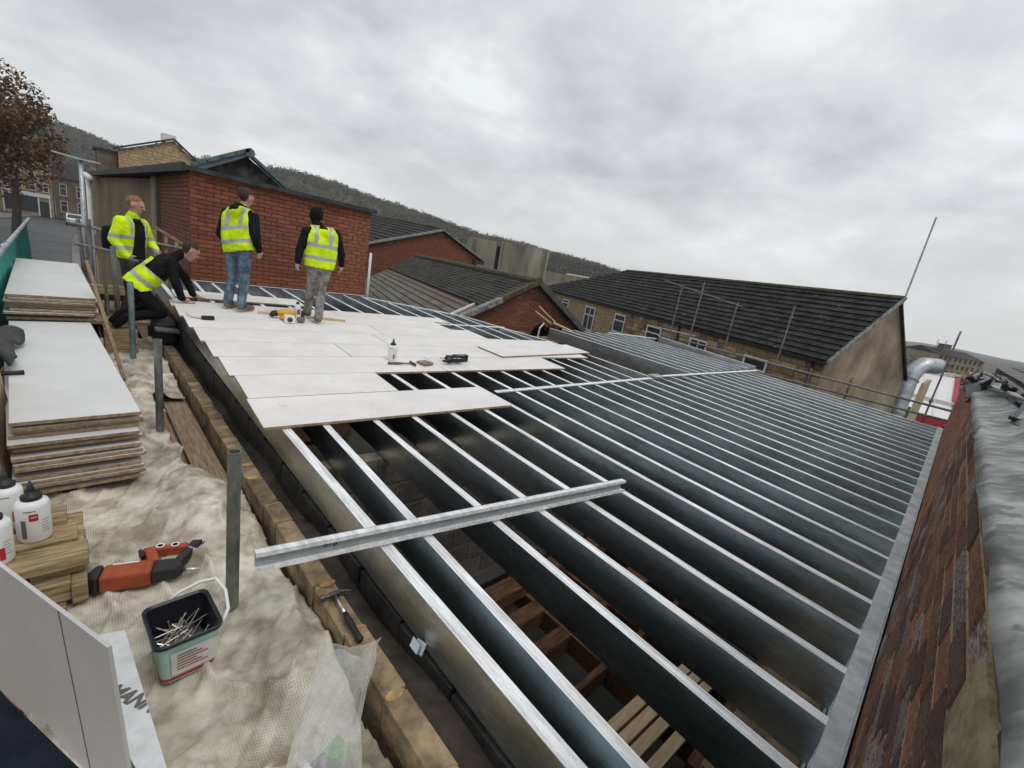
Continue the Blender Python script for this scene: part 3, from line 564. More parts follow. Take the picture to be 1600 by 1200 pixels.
# duct, units, mill
root = thing('extract_duct', 'large silver duct with an elbow beside the rendered gable', 'duct', (21.6, 1.5, gz))
dp = [(21.3, 1.55, -3), (21.62, 1.5, -1.3), (21.85, 1.52, .15), (21.98, 1.45, .5), (22.3, 1.3, .72), (22.9, .9, .75)]
mb = MB(); mb.path(dp, .29, 18); mb.build('duct_pipe', galv_dull, root, smooth=True)
mb = MB()
for p_ in (Vector(dp[2]) - Vector((0, 0, .1)), Vector(dp[1])): mb.tube(p_, p_ + Vector((.02, 0, .07)), .32, n=18)
mb.build('collar', lead, root)
mb = MB(); mb.prism([(22.4, 1.15, -4), (22.9, 1.05, -4), (26.5, 1.0, -4), (26.4, 1.15, -4)], (0, 0, 4.0)); mb.build('stone_pier', sand, root)
def clad(lb, bl, br, fr, fl, zb):
    bl, br, fr, fl = map(Vector, (bl, br, fr, fl)); root = thing('clad_unit', lb, 'building', ((fl + fr) / 2).to_tuple()[:2] + (zb,), group='white clad units')
    mb = MB(); mb.prism([bl, br, fr, fl], (0, 0, -.12)); mb.build('roof', whitepaint, root)
    mb = MB(); mb.prism([Vector((q.x, q.y, zb)) for q in (bl, br, fr, fl)], (0, 0, fr.z - zb - .15)); mb.build('wall', paper, root)
    mb = MB(); mb.bar(fl - Vector((.1, 0, .25)), fr - Vector((.1, 0, .25)), .12, .5); mb.build('fascia', redp, root)
    mb = MB(); mb.bar(br, fr, .25, .35); mb.build('red_edge', redp, root)
    for t in (.0, .33, .66):
        mb = MB(); mb.bar(fl.lerp(fr, t) + UPV * .03, bl.lerp(br, t) + UPV * .03, .06, .06); mb.build('roof_rib', paper, root)
    mb = MB(); mb.bar(bl + UPV * .1, br + UPV * .1, .5, .25); mb.build('ridge_flashing', mat('worn_white', (.55, .55, .53), .6, 0, .25, 3), root)
clad('white roofed unit with a red side edge, the further one beyond the scaffold rails', (51.1, 3.2, -.93), (53.0, .15, -.78), (46.9, -.35, -3.2), (44.97, 3.0, -2.92), -4.6)
clad('nearer low white roof with a red fascia just beyond the roof edge', (43.7, 3.0, -2.45), (45.6, -.3, -2.6), (41.2, -.6, -3.3), (39.15, 2.8, -3.05), -5.2)
root = thing('distant_mill', 'distant stone mill with rows of windows and a scaffolded tower on the horizon', 'mill', (172, 0, -6))
u_ = (Vector((174.55, -3.25, 0)) - Vector((167.5, 3.8, 0))).normalized(); n_o = Vector((-u_.y, u_.x, 0)); n_o = n_o if n_o.dot(Vector((-1, 0, 0))) > 0 else -n_o
p0 = Vector((166.5, 5.2, 0)); Lm = 13
mb = MB(); mb.prism([p0 + UPV * -8, p0 + u_ * Lm + UPV * -8, p0 + u_ * Lm - n_o * 12 + UPV * -8, p0 - n_o * 12 + UPV * -8], (0, 0, 7.3)); mb.build('wall', shopm, root)
mb = MB(); mb.prism([p0 + n_o * .3 + UPV * -.75, p0 - n_o * 12.3 + UPV * -.75, p0 - n_o * 6 + UPV * .9], u_ * Lm); mb.build('roof', slate, root)
mb = MB(); q = p0 + u_ * 3.6 - n_o * 3; mb.obox(q + UPV * .7, u_ * 2, n_o * 2, UPV * 3); mb.build('tower', shopd, root)
mb = MB()
for a in (-1.2, 1.2):
    for b in (-1.2, 1.2): mb.tube(q + u_ * a + n_o * b - UPV, q + u_ * a + n_o * b + UPV * 3.2, .06, n=6)
mb.obox(q + UPV * 2.2, u_ * 2.6, n_o * 2.6, UPV * .1); mb.build('scaffold', tubem, root)
for r in range(3):
    for c in range(9):
        window(root, p0 + u_ * (.6 + c * 1.38) + n_o * .02 + UPV * (-2.0 - r * 1.9), u_, n_o, .7, 1.2, fm=shopd, bars='', depth=.05)
# bushes in front of the mill
mb = MB(); rr = random.Random(9)
for i in range(60): clump(mb, (rr.uniform(75, 150), rr.uniform(-14, 10), -6.5), rr.uniform(1.5, 3.2), rr.uniform(2.5, 5), 22, rr)
tag(mb.build('scrub', woodm), 'brown winter scrub on the valley floor before the mill', 'scrub', kind='stuff')

# ================================================================== OUR ROOF
# interior: floor, cross wall, side walls below the joists
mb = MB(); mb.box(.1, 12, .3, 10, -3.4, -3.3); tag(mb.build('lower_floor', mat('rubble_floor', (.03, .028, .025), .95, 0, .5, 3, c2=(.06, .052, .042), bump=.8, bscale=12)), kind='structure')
bmesh_blocks = brick_meshes([blockm])
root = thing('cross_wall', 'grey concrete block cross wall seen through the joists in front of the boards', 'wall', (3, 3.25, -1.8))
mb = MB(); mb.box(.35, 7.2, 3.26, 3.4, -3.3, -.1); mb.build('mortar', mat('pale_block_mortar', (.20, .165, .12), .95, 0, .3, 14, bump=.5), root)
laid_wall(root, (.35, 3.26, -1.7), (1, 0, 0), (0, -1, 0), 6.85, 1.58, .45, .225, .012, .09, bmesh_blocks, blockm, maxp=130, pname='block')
mb = MB(); mb.bar((.5, 3.16, -1.74), (4.2, 3.16, -1.74), .14, .07); mb.build('steel_channel', galv, root)
# old timber floor under the joists
tl = [((.6, 2.92, -1.78), (5.2, 2.92, -1.78), .2, .16), ((.5, 2.62, -1.92), (2.6, 2.62, -1.92), .16, .2), ((1.2, 2.25, -1.95), (3.0, 2.25, -1.95), .15, .2), ((2.55, 3.0, -1.95), (2.55, .6, -1.95), .1, .22), ((1.5, 1.75, -1.9), (4.6, 1.75, -1.9), .06, .2), ((3.3, 3.0, -1.98), (3.3, .4, -1.98), .1, .2), ((4.3, 3.0, -1.98), (4.3, .4, -1.98), .1, .2), ((.5, .75, -1.95), (5.5, .75, -1.95), .22, .16), ((1.0, 1.2, -2.0), (1.0, 3.0, -2.0), .12, .2), ((3.0, 2.3, -1.85), (5.6, 2.3, -1.85), .28, .05), ((1.7, .9, -1.98), (1.7, 2.6, -1.98), .1, .2)]
tw = ['against the block wall', 'second from the block wall', 'short one in the middle', 'crossing below the fourth joist', 'thin split one', 'crossing under the fifth joist', 'crossing furthest right', 'wide one nearest the camera', 'crossing furthest left', 'flat wide board on top', 'crossing beside the leftmost']
for (a, b, w_, h_), lb in zip(tl, tw):
    mb = MB(); mb.bar(a, b, w_, h_); tag(mb.build('old_timber', oldw, bevel=.006), 'old brown floor timber below the joists, ' + lb, 'timber', 'old timbers below the joists')
for i in range(7):
    mb = MB(); y = 1.32 - (i % 4) * .105 - (.03 if i % 4 == 3 else 0); x0 = 1.85 if i < 4 else 2.75
    if i >= 4: y = 1.22 - (i - 4) * .1
    mb.obox((x0 + .37 - (i % 4) * .04, y, -1.70), (.78 if i < 4 else .55, -.04, 0), (.005, .085, 0), (0, 0, .04))
    tag(mb.build('pine_offcut', neww, bevel=.004), 'new pale pine offcut below the joists, ' + ('%s from the cross wall in the nearer row' % ORD[i] if i < 4 else '%s of the further right row' % ORD[i - 4]), 'timber', 'pine offcuts below the joists')
mb = MB(); mb.obox((2.62, .62, -1.62), (.3, .1, 0), (-.08, .24, 0), (0, 0, .16)); o = mb.build('blue_box', mat('blue_box_plastic', (.01, .05, .26), .5, 0, .2, 8), bevel=.02); tag(o, 'small blue plastic box lying below the nearest joists', 'box')
mb = MB(); mb.box(2.2, 3.0, .45, .85, -1.82, -1.71); tag(mb.build('plank_platform', oldw), 'dark plank platform under the blue box', 'platform')
mb = MB(); mb.path([(2.9, 2.05, -1.6), (3.1, 2.1, -1.55), (3.2, 1.95, -1.58), (3.3, 2.15, -1.57), (3.15, 2.2, -1.55)], .03, 8); tag(mb.build('red_hose', redp, smooth=True), 'short coil of red hose in the dark below the loose channel', 'hose')
# black inner leaf under edge joist and parapet of walling stones
root = thing('inner_leaf', 'black painted block wall carrying the edge joist above the stone parapet', 'wall', (.2, 4, gz))
mb = MB()
def xj0(y): return .10 + (9.5 - y) * .0115
for i in range(24):
    y0 = -.3 + i * .42; y1 = y0 + .41; d = random.uniform(-.006, .006)
    x0, x1 = xj0(y0) * .93 + .002 + d, xj0(y1) * .93 + .002 + d
    mb = MB(); mb.prism([(x0, y0, -.55), (x1, y1, -.55), (x1 + .12, y1, -.55), (x0 + .12, y0, -.55)], (0, 0, .55 + rz(y0) - .235)); mb.build('block', blackw, root, bevel=.003)
mb = MB(); mb.prism([(xj0(-.3) + .01, -.3, gz), (xj0(9.8) + .01, 9.8, gz), (xj0(9.8) + .1, 9.8, gz), (xj0(-.3) + .1, -.3, gz)], (0, 0, 2.5)); mb.build('lower_wall', blackw, root)
root = thing('stone_parapet', 'low parapet of buff walling stones running along the scaffold', 'wall', (0, 4, gz))
y = -.2; k = 0; rr = random.Random(5)
while y < 9.4:
    L_ = rr.uniform(.34, .48) if y < 2.4 else rr.uniform(.2, .42); d = rr.uniform(-.006, .006)
    mb = MB(); mb.box(-.052 + d, .050 + d, y, y + L_ - .016, -.34, -.2 + rr.uniform(-.006, .006)); mb.build('stone', coping, root, bevel=.0035)
    mb = MB(); cxs = d
    mb.obox((cxs, y + L_ - .008, -.272), (.086, 0, 0), (0, .02, 0), (0, 0, .135)); mb.build('mortar_joint', sandmort, root)
    if rr.random() < .4 and y < 4:
        s_ = MB(); s_.ball((cxs + rr.uniform(-.01, .02), y + L_ - .008, -.2), .040, 10, 6, (1.05, .7, .12)); s_.build('mortar_smear', sandmort, root, smooth=True)
    y += L_
mb = MB(); mb.box(-.045, .045, -.2, 9.4, gz, -.345); mb.build('lower_courses', coping, root)
mb = MB()
for i in range(60):
    a = i * .14 - .2
    mb.add([(.048, a, -.235 + .02 * math.sin(i * 1.3)), (xj0(a) * .93 + .004, a, -.27 + .03 * math.sin(i * .7)), (xj0(a) * .93 + .004, a + .15, -.27 + .03 * math.sin((i + 1) * .7)), (.048, a + .15, -.235 + .02 * math.sin(i * 1.3 + 1.3))], [(0, 1, 2, 3)])
tag(mb.build('cavity_fill', mat('brown_cavity_membrane', (.055, .042, .032), .85, 0, .4, 9, bump=.6, bscale=18), root), kind='stuff')

# ---- joists
def joist(x0, y0, x1, y1, label, dep=.22, fl=.052, dz=0.0, name='steel_joist', cat='joist', group='roof joists', z0=None, z1=None, side=1):
    a = Vector((x0, y0, (rz(y0) if z0 is None else z0) + dz)); b = Vector((x1, y1, (rz(y1) if z1 is None else z1) + dz)); t = .003
    root = thing(name, label, cat, a, group)
    d = (b - a); s = Vector((d.y, -d.x, 0)).normalized() * side
    if s.x < 0 and abs(d.y) > abs(d.x): s = -s
    up = d.cross(s).normalized()
    if up.z < 0: up = -up
    m = (a + b) / 2
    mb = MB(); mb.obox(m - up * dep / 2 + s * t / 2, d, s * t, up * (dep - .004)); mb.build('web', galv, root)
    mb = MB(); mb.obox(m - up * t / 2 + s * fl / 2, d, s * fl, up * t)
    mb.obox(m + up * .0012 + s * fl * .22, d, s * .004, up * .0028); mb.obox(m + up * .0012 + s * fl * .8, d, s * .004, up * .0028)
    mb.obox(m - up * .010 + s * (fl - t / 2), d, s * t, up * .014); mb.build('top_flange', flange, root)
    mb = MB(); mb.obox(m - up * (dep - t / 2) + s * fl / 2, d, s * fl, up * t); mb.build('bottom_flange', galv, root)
    return root
joist(xj0(.28), .28, xj0(9.7), 9.7, 'edge steel joist running along the stone parapet', fl=.060)
j1 = joist(.375, .28, .60, 9.7, 'first steel joist in from the parapet edge, slightly askew')
YCH = .278
for i in range(2, 28):
    X = .4 * i
    lab = '%s steel joist in from the parapet edge' % ORD[i - 1]
    if X < 3.7: joist(X + (.05 if i == 2 else 0), YCH, X + (.06 if i == 2 else .02), 9.7, lab)
    elif i <= 14:
        # cut back to the skewed trimmer
        ye = 9.45 - (X - 3.65) * .72 if X < 5.25 else 8.3 - (X - 5.25) * 2.93
        joist(X, YCH, X, ye - .03, lab)
    else: joist(X, YCH, X, 3.86, lab)
# trimmers
joist(3.72, 9.62, 5.28, 8.34, 'skewed steel trimmer running from the brick building corner', name='steel_trimmer', cat='beam', group='trimmers', dz=.006, dep=.24)
joist(5.30, 8.32, 6.04, 6.1, 'steel trimmer between the skewed trimmer and the gap', name='steel_trimmer', cat='beam', group='trimmers', dz=.004, dep=.24)
joist(6.04, 6.08, 6.17, 3.86, 'steel edge beam along the open gap', name='steel_trimmer', cat='beam', group='trimmers', dz=.004, dep=.24)
# ledger at the brick building
root = thing('steel_ledger', 'galvanised steel ledger fixed along the foot of the brick building', 'ledger', (2, 9.75, .4))
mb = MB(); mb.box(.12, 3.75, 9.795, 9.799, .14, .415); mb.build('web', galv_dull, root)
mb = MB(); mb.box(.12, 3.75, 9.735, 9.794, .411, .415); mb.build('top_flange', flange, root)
# second bay beyond the gap
for k in range(9):
    X = 7.52 + k * .4; ye = 7.42 - k * .055
    joist(X - .1, ye, X + .26, 3.9, '%s joist of the far bay beyond the gap' % ORD[k], group='joists of the far bay', dz=.012, dep=.26)
joist(9.5, 7.12, 11.25, 6.62, 'steel end beam closing the far bay by the stone building', name='steel_trimmer', cat='beam', group='trimmers', dz=.05, dep=.26)
joist(11.38, 6.6, 11.05, 3.75, 'upstand steel beam along the outer side of the far bay', name='steel_trimmer', cat='beam', group='trimmers', dz=.11, dep=.36)
# gap: dark rubble wall top
root = thing('old_wall_stump', 'dark old brick wall stump in the gap between the two bays', 'wall', (6.9, 5.5, gz))
mb = MB(); mb.prism([(6.35, 3.95, gz), (7.35, 3.95, gz), (7.25, 7.6, gz), (6.0, 7.6, gz)], (0, 0, 2.55)); mb.build('core', mat('dark_rubble', (.045, .035, .028), .95, 0, .5, 5, c2=(.10, .075, .055), bump=1, bscale=10), root)
for i in range(70):
    mb = MB(); c = Vector((rr.uniform(6.3, 7.2), rr.uniform(4.1, 7.4), -.42)); a_ = rr.uniform(0, 3)
    mb.obox(c, (.2 * math.cos(a_), .2 * math.sin(a_), rr.uniform(-.03, .03)), (-.1 * math.sin(a_), .1 * math.cos(a_), 0), (0, 0, .07)); mb.build('brick', brickdark, root)
# wall channel along the near wall and padstones below
root = thing('wall_channel', 'pale galvanised wall channel taking the joist ends along the old brick wall', 'channel', (5, .24, 0))
mb = MB(); mb.box(-.3, 10.98, .214, .285, rz(.25) + .003, rz(.25) + .007); mb.build('top_flange', mat('weathered_flange', (.56, .585, .59), .5, .35, .15, 12, cscale=5, bump=.1), root)
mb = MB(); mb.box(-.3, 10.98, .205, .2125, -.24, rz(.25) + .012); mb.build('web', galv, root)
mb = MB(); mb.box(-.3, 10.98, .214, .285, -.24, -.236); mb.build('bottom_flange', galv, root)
root = thing('padstone_ledge', 'pale stone padstones on the wall below the joist ends', 'wall', (4, .45, -1))
for i in range(22):
    mb = MB(); x0 = .75 + i * .4; mb.box(x0, x0 + .25, .3, .62, -.74, -.55 + random.uniform(-.01, .01)); mb.build('padstone', coping, root, bevel=.008)
mb = MB(); mb.box(.2, 10.9, .25, .5, -3.2, -.75); mb.build('lower_wall', blockm, root)
for i in range(26):
    mb = MB(); x0 = .62 + i * .4; mb.box(x0, x0 + .36, .29, .30, -.5, -.255); mb.build('hanger_plate', galv_dull, root)

# strap lengths across the joists
def strap(x0, x1, y0, y1, lb, dz):
    root = thing('steel_strap', lb, 'strap', (x0, y0, rz(y0)), 'flat straps across the joists')
    a = Vector((x0, y0, rz(y0) + dz)); b = Vector((x1, y1, rz(y1) + dz))
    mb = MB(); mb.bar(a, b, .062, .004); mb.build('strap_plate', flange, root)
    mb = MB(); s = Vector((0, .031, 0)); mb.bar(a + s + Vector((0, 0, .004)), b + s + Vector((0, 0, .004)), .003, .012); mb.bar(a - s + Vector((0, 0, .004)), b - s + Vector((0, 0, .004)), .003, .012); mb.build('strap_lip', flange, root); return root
strap(2.52, 6.32, 3.83, 3.83, 'nearer length of the flat steel strap crossing the joists', .008)
strap(6.12, 11.15, 3.86, 3.70, 'further length of the flat steel strap crossing the joists', .022)
mb = MB(); mb.box(6.1, 6.4, 3.74, 3.92, rz(3.8) + .04, rz(3.8) + .055); o = mb.build('strap_bracket', galv_dull); tag(o, 'small steel bracket where the two strap lengths overlap', 'bracket')
# loose channel
def Cch(a, b, wd, ht):
    a = Vector(a); b = Vector(b); d = b - a; s0 = Vector((d.y, -d.x, 0)).normalized(); t = .0035
    if s0.y > 0: s0 = -s0
    u0 = s0.cross(d).normalized()
    if u0.z < 0: u0 = -u0
    th = R(6); up = u0 * math.cos(th) - s0 * math.sin(th); s = s0 * math.cos(th) + u0 * math.sin(th)   # rolled back, open side up towards the street
    m = (a + b) / 2; root = thing('loose_channel', 'loose galvanised steel channel lying across the nearest joists', 'channel', a)
    mb = MB(); mb.obox(m + up * ht / 2, d, s * t, up * ht); mb.build('web', mat('mid_shaded_galvanised', (.42, .45, .46), .45, .5, .15, 30, stretch=(1, 4, 4), bump=.1), root)  # same steel as its flanges, web shading painted in as a darker grey
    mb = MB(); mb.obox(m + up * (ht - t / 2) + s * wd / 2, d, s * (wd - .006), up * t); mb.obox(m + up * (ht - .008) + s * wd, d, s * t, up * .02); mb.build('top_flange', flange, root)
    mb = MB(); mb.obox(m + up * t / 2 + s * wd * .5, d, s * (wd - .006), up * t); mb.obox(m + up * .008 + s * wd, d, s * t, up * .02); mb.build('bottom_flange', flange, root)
    p = a + d * .12 + s * .0025; e_ = d.normalized()
    for ox, h_ in ((0, .025), (.012, .035), (.026, .025), (.045, .035), (.056, .035)):
        mb = MB(); mb.obox(p + e_ * ox + up * ht * .5, e_ * .005, s * .0015, up * h_ + e_ * h_ * .35); mb.build('print', blackink, root)
    return root
Cch((-.352, 2.16, .105), (2.0, 1.80, .092), .042, .085)
# bent tie bracket on the black wall
root = thing('bent_tie', 'bent galvanised tie plate sticking out of the black wall', 'bracket', (.15, 1.62, -.12))
mb = MB(); 
for k in range(2): mb.obox((.165 - .018 * k, 1.60 + .012 * k, -.14 + .010 * k), (.035 - .004 * k, .02, .03 - .012 * k), (-.015 + .01 * k, .05, .008 * k), (0, .001, .002))
mb.build('plate', galv_dull, root)

# ---- deck boards
BT = .022
def board(x0, y0, x1, y1, wd, lb, dz=.004, m=deckb, name='deck_board', group='white deck boards laid on the joists', zed=None):
    """front edge from (x0,y0) to (x1,y1), width away from camera"""
    a = Vector((x0, y0, 0)); b = Vector((x1, y1, 0)); d = b - a; n = Vector((-d.y, d.x, 0)).normalized() * wd
    f = (lambda p: Vector((p.x, p.y, rz(p.y) + dz))) if zed is None else (lambda p: Vector((p.x, p.y, zed)))
    lo_ = [f(a), f(b), f(b + n), f(a + n)]; up = Vector((0, 0, BT)); mb = MB()
    v_ = lo_ + [p + up for p in lo_]
    mb.cur = 1; mb.add(v_, [(0, 3, 2, 1), (0, 1, 5, 4), (1, 2, 6, 5), (2, 3, 7, 6), (3, 0, 4, 7)]); mb.cur = 0; b0 = len(mb.v) - 8
    mb.f.append([b0 + 4, b0 + 5, b0 + 6, b0 + 7]); mb.mi.append(0)
    o = mb.build(name, [m, boardedge]); o.modifiers.new('b', 'BEVEL').width = .002
    return tag(o, lb, 'board', group)
sk = -.045
def row(xa, xb, ya, wd, lb, g=.004, dz=.004): board(xa + g, ya + sk * xa, xb - g, ya + sk * xb, wd - g, lb, dz)
board(.05, 3.52, 2.37, 3.41, .565, 'nearest deck board, loose and slightly askew over the open joists', .006)
row(.09, 1.40, 4.10, .565, 'short deck board just behind the loose front board')
row(.08, 2.35, 4.665, .57, 'left deck board of the row under the white bottle and mallet')
row(2.35, 4.52, 4.665, .57, 'deck board under the black nail gun')
row(.07, 1.42, 5.235, .565, 'short left deck board third from the front')
row(1.42, 3.80, 5.235, .565, 'deck board behind the white bottle')
row(3.80, 5.78, 5.235, .565, 'deck board with the loose board lying on it')
row(.06, 2.18, 5.80, .57, 'left deck board of the fourth row from the front')
row(2.18, 4.56, 5.80, .57, 'middle deck board of the fourth row from the front')
row(4.56, 5.92, 5.80, .57, 'right deck board of the fourth row, next to the gap')
row(.05, 2.4, 6.37, .57, 'deck board at the feet of the man in grey trousers')
row(2.4, 4.35, 6.37, .57, 'deck board right of the men, ending at the small opening')
row(.04, 1.6, 6.94, .57, 'deck board under the man in blue jeans')
row(1.6, 3.95, 6.94, .57, 'deck board behind the man in grey trousers')
row(.03, 2.2, 7.51, .36, 'narrow deck board under the kneeling man\'s hands')
row(2.2, 4.3, 7.51, .40, 'narrow deck board at the back right of the laid area')
row(.15, 1.9, 8.13, .55, 'separate far deck board beyond the dark slot')
board(3.70, 5.03, 6.12, 5.20, .56, 'loose deck board lying on top of the laid boards at the right', .030)
board(4.0, 4.90, 5.55, 4.86, .3, 'offcut board lying under the loose board at the right', .0275) if False else None
joist(3.9, 7.32, 5.75, 7.3, 'short cross noggin over the small opening', name='steel_noggin', cat='noggin', group='noggins', dz=.006, dep=.1)

# ================================================================== NEAR RIGHT WALL
root = thing('old_brick_wall', 'old weathered brick wall with flaking faces running along the right side', 'wall', (5, 0, gz))
mb = MB(); mb.box(-.62, 11.3, -.1, .1925, gz, 1.155); mb.build('mortar', mortar, root)
laid_wall(root, (-.6, .191, -.15), (1, 0, 0), (0, 1, 0), 11.8, 1.30, .24, .079, .017, .04, brick_meshes([brickold, brickold, brickpale, brickdark]), brickold, maxp=300, jit=.003)
for (x0, x1, z0, z1, m_) in ((-.55, -.22, .80, 1.12, stone_moss), (-.2, .08, .97, 1.12, stone_moss)):
    mb = MB(); mb.box(x0, x1, -.05, .205, z0, z1); mb.build('stone', m_, root, bevel=.02)
# lead flashing draped over the wall head
mb = MB(); nx, ny = 120, 10
def lp(i, j):
    x = -.3 + i * (9.6 / nx); t = j / ny; y = .212 - t * .16
    z = 1.185 + .05 * t + .007 * noise.noise(Vector((x * 1.3, t * 2, 1))) + (.028 * max(0, (t - .72) / .28) if t > .72 else 0) + .012 * max(0, noise.noise(Vector((x * .7, t * 2, 4))))
    if j == 0: z = 1.165 + .022 * noise.noise(Vector((x * 2.3, 0, 5))); y = .211 + .012 * noise.noise(Vector((x * 5, 3, 0)))
    return (x, y, z)
vv = [lp(i, j) for i in range(nx + 1) for j in range(ny + 1)]
mb.add(vv, [(i * (ny + 1) + j, (i + 1) * (ny + 1) + j, (i + 1) * (ny + 1) + j + 1, i * (ny + 1) + j + 1) for i in range(nx) for j in range(ny)])
o = mb.build('lead_flashing', lead, root, smooth=True); sm = o.modifiers.new('s', 'SOLIDIFY'); sm.thickness = .006
mb = MB(); mb.box(-.6, 11.2, -.15, .05, 1.157, 1.185); mb.build('felt_gutter', blackp, root)
root = thing('neighbour_roof', 'old slate roof with broken edge beyond the brick wall at the far right', 'roof', (5, -1, 1))
mb = MB(); mb.prism([(-1, -.16, 1.28), (-1, -1.5, 1.68), (-1, -1.5, 1.0), (-1, -.16, 1.0)], (13, 0, 0)); mb.build('roof_slab', slateold, root)
sl_grey = mat('grey_slate', (.11, .11, .105), .6, 0, .4, 4, c2=(.20, .20, .19), rnd=.2, bump=.4)
tile_roof(root, (-1, -.16, 1.29), (1, 0, 0), (0, -1.34, .40), 13, 1.40, .3, .2, sl_grey, thick=.014, lift=.016)
mb = MB(); mb.tube((-1, -1.5, 1.68), (12, -1.5, 1.68), .07, n=8); mb.build('ridge_tile', mossm, root)
mb = MB()
for i in range(40):
    x = .5 + i * .2; mb.obox((x, -.10 + .02 * math.sin(i), 1.25 + .012 * math.sin(i * 2.1)), (.19, .02 * math.sin(i * 1.7), .01), (0, .09, .02), (0, 0, .03))
mb.build('eaves_batten', blackp, root)
root = thing('loose_gutter', 'twisted grey gutter strip hanging along the slate roof edge', 'gutter', (4, -.05, 1.15))
gp = [(.2, -.12, 1.20), (1.0, -.06, 1.22), (1.8, .02, 1.26), (2.4, .06, 1.24), (3.0, .0, 1.28), (3.8, .05, 1.30), (4.4, .10, 1.27), (5.2, .06, 1.3), (6.4, .1, 1.32)]
mb = MB(); 
for i in range(len(gp) - 1):
    for k in range(4):
        a = Vector(gp[i]).lerp(Vector(gp[i + 1]), k / 4); b = Vector(gp[i]).lerp(Vector(gp[i + 1]), (k + 1) / 4); mb.bar(a, b, .05, .012)
mb.build('strip', lead, root)
mb = MB(); mb.path([tuple(Vector(p) + Vector((0, .03, .03 * math.sin(i * 2)))) for i, p in enumerate(gp)], .009, 6); mb.build('cable', blackp, root)
for i in range(6):
    mb = MB(); c = Vector(gp[2 + i]) + Vector((0, .02, 0)); 
    mb.obox(c + Vector((0, 0, .005)), (.03, .01, .0), (-.01, .05, .01), (0, 0, .018)); mb.build('clip', blackp, root)
root = thing('torn_felt', 'torn black roofing felt bunched at the far end of the wall head', 'felt', (6.2, .1, 1.2))
mb = MB(); rr = random.Random(4)
for i in range(26):
    c = Vector((rr.uniform(4.6, 8.2), rr.uniform(-.02, .2), rr.uniform(1.08, 1.28))); a = Vector((rr.uniform(-.3, .3), rr.uniform(-.08, .08), rr.uniform(-.1, .1))); b = Vector((rr.uniform(-.1, .1), rr.uniform(-.12, .12), rr.uniform(-.1, .06)))
    mb.prism([c - a, c + b, c + a, c - b * .7], (.004, .008, .006))
tag(mb.build('felt_scraps', blackp, root), kind='stuff')

# ================================================================== SCAFFOLD beyond the far edge
def tubeth(name, a, b, lb, r=.024, m=tubem, group=None, cap=True, cat='scaffold tube'):
    a, b = Vector(a), Vector(b); root = thing(name, lb, cat, a, group); d = (b - a).normalized()
    mb = MB(); n = 16; u = d.orthogonal().normalized(); v = d.cross(u)
    ring = lambda p, q: [p + (u * math.cos(2 * math.pi * k / n) + v * math.sin(2 * math.pi * k / n)) * q for k in range(n)]
    mb.loft([ring(a, r), ring(b, r), ring(b, r * .83), ring(b - d * .15, r * .83)], False); mb.build('tube', m, root, smooth=False)
    return root
XF = 11.45
tubeth('guard_rail', (XF, 6.0, .44), (XF + .05, -.05, .32), 'upper horizontal scaffold guard rail beyond the far roof edge', group='far guard rails')
tubeth('guard_rail', (XF, 5.2, .09), (XF + .05, -.05, .12), 'lower horizontal scaffold guard rail beyond the far roof edge', group='far guard rails')
for (y, z0, z1, lb) in ((.53, -2.2, 1.87, 'near the brick wall, the rightmost'), (3.45, -2.2, 1.86, 'in front of the roof, second from right'), (4.75, -2.2, 1.72, 'third from the right in front of the tiled roof'), (5.75, -2.2, 2.1, 'fourth from the right, reaching up to a ledger'), (6.35, -2.2, 1.9, 'leftmost of those before the tiled roof')):
    r_ = tubeth('scaffold_standard', (XF + .06, y, z0), (XF + .06, y, z1), 'grey upright scaffold standard ' + lb, r=.016, group='far scaffold standards')
    for z in (.42, .1):
        mb = MB(); mb.box(XF + .02, XF + .09, y - .03, y + .03, z - .03, z + .03); mb.build('coupler', tubem, r_)
for (y, z1) in ((1.9, .5), (.8, .2), (2.7, .5)):
    tubeth('scaffold_puncheon', (XF + .1, y, -2), (XF + .1, y, z1), 'short upright scaffold tube %s' % ('under the upper rail before the rendered gable' if y == 1.9 else 'beside the red fascia' if y == .8 else 'before the small black window'), group='short far scaffold tubes')
tubeth('scaffold_ledger', (XF + .04, 6.9, 1.98), (XF + .04, 4.6, 1.62), 'pale scaffold tube crossing high before the tiled roof', m=tubem, r=.015)
tubeth('scaffold_ledger', (XF + .08, 6.9, .62), (XF + .08, 5.6, .62), 'short pale scaffold tube before the third window', m=galv_dull, r=.015)
tubeth('scaffold_ledger', (XF - .3, .2, .02), (XF + .6, .15, .02), 'short grey scaffold tube end beside the brick wall', m=tubem)

# ================================================================== SCAFFOLD DECK (left)
for i in range(8):
    x0 = -2.0 + i * .232
    for k in range(3):
        mb = MB(); y0 = -1.2 + k * 3.9 + (i % 2) * .3; mb.box(x0, x0 + .222, y0, y0 + 3.88, -.46, -.422)
        tag(mb.build('scaffold_board', plank, bevel=.004), 'scaffold board, %s plank out from the parapet, %s length' % (ORD[7 - i], ('near', 'middle', 'far')[k]), 'plank', 'scaffold deck planks')
mb = MB(); mb.box(-.265, -.075, 2.6, 7.3, -.40, -.37); tag(mb.build('brown_plank', plank, bevel=.006), 'bare brown plank on the scaffold between the sheet and the parapet', 'plank')
mb = MB(); mb.box(-.75, .02, 8.55, 11.2, -.16, -.12); tag(mb.build('landing_board', plank), 'raised plank landing behind the kneeling man', 'plank')
for i in range(3):
    mb = MB(); mb.box(-.78 + i * .02, -.2 + i * .05, 9.3 - i * .16, 9.45 - i * .16, .05 + .07 * i, .17 + .07 * i); tag(mb.build('loose_plank', palw, bevel=.004), 'short plank in the pile behind the upright tubes, %s from the bottom' % ORD[i], 'plank', 'planks piled behind the tubes')

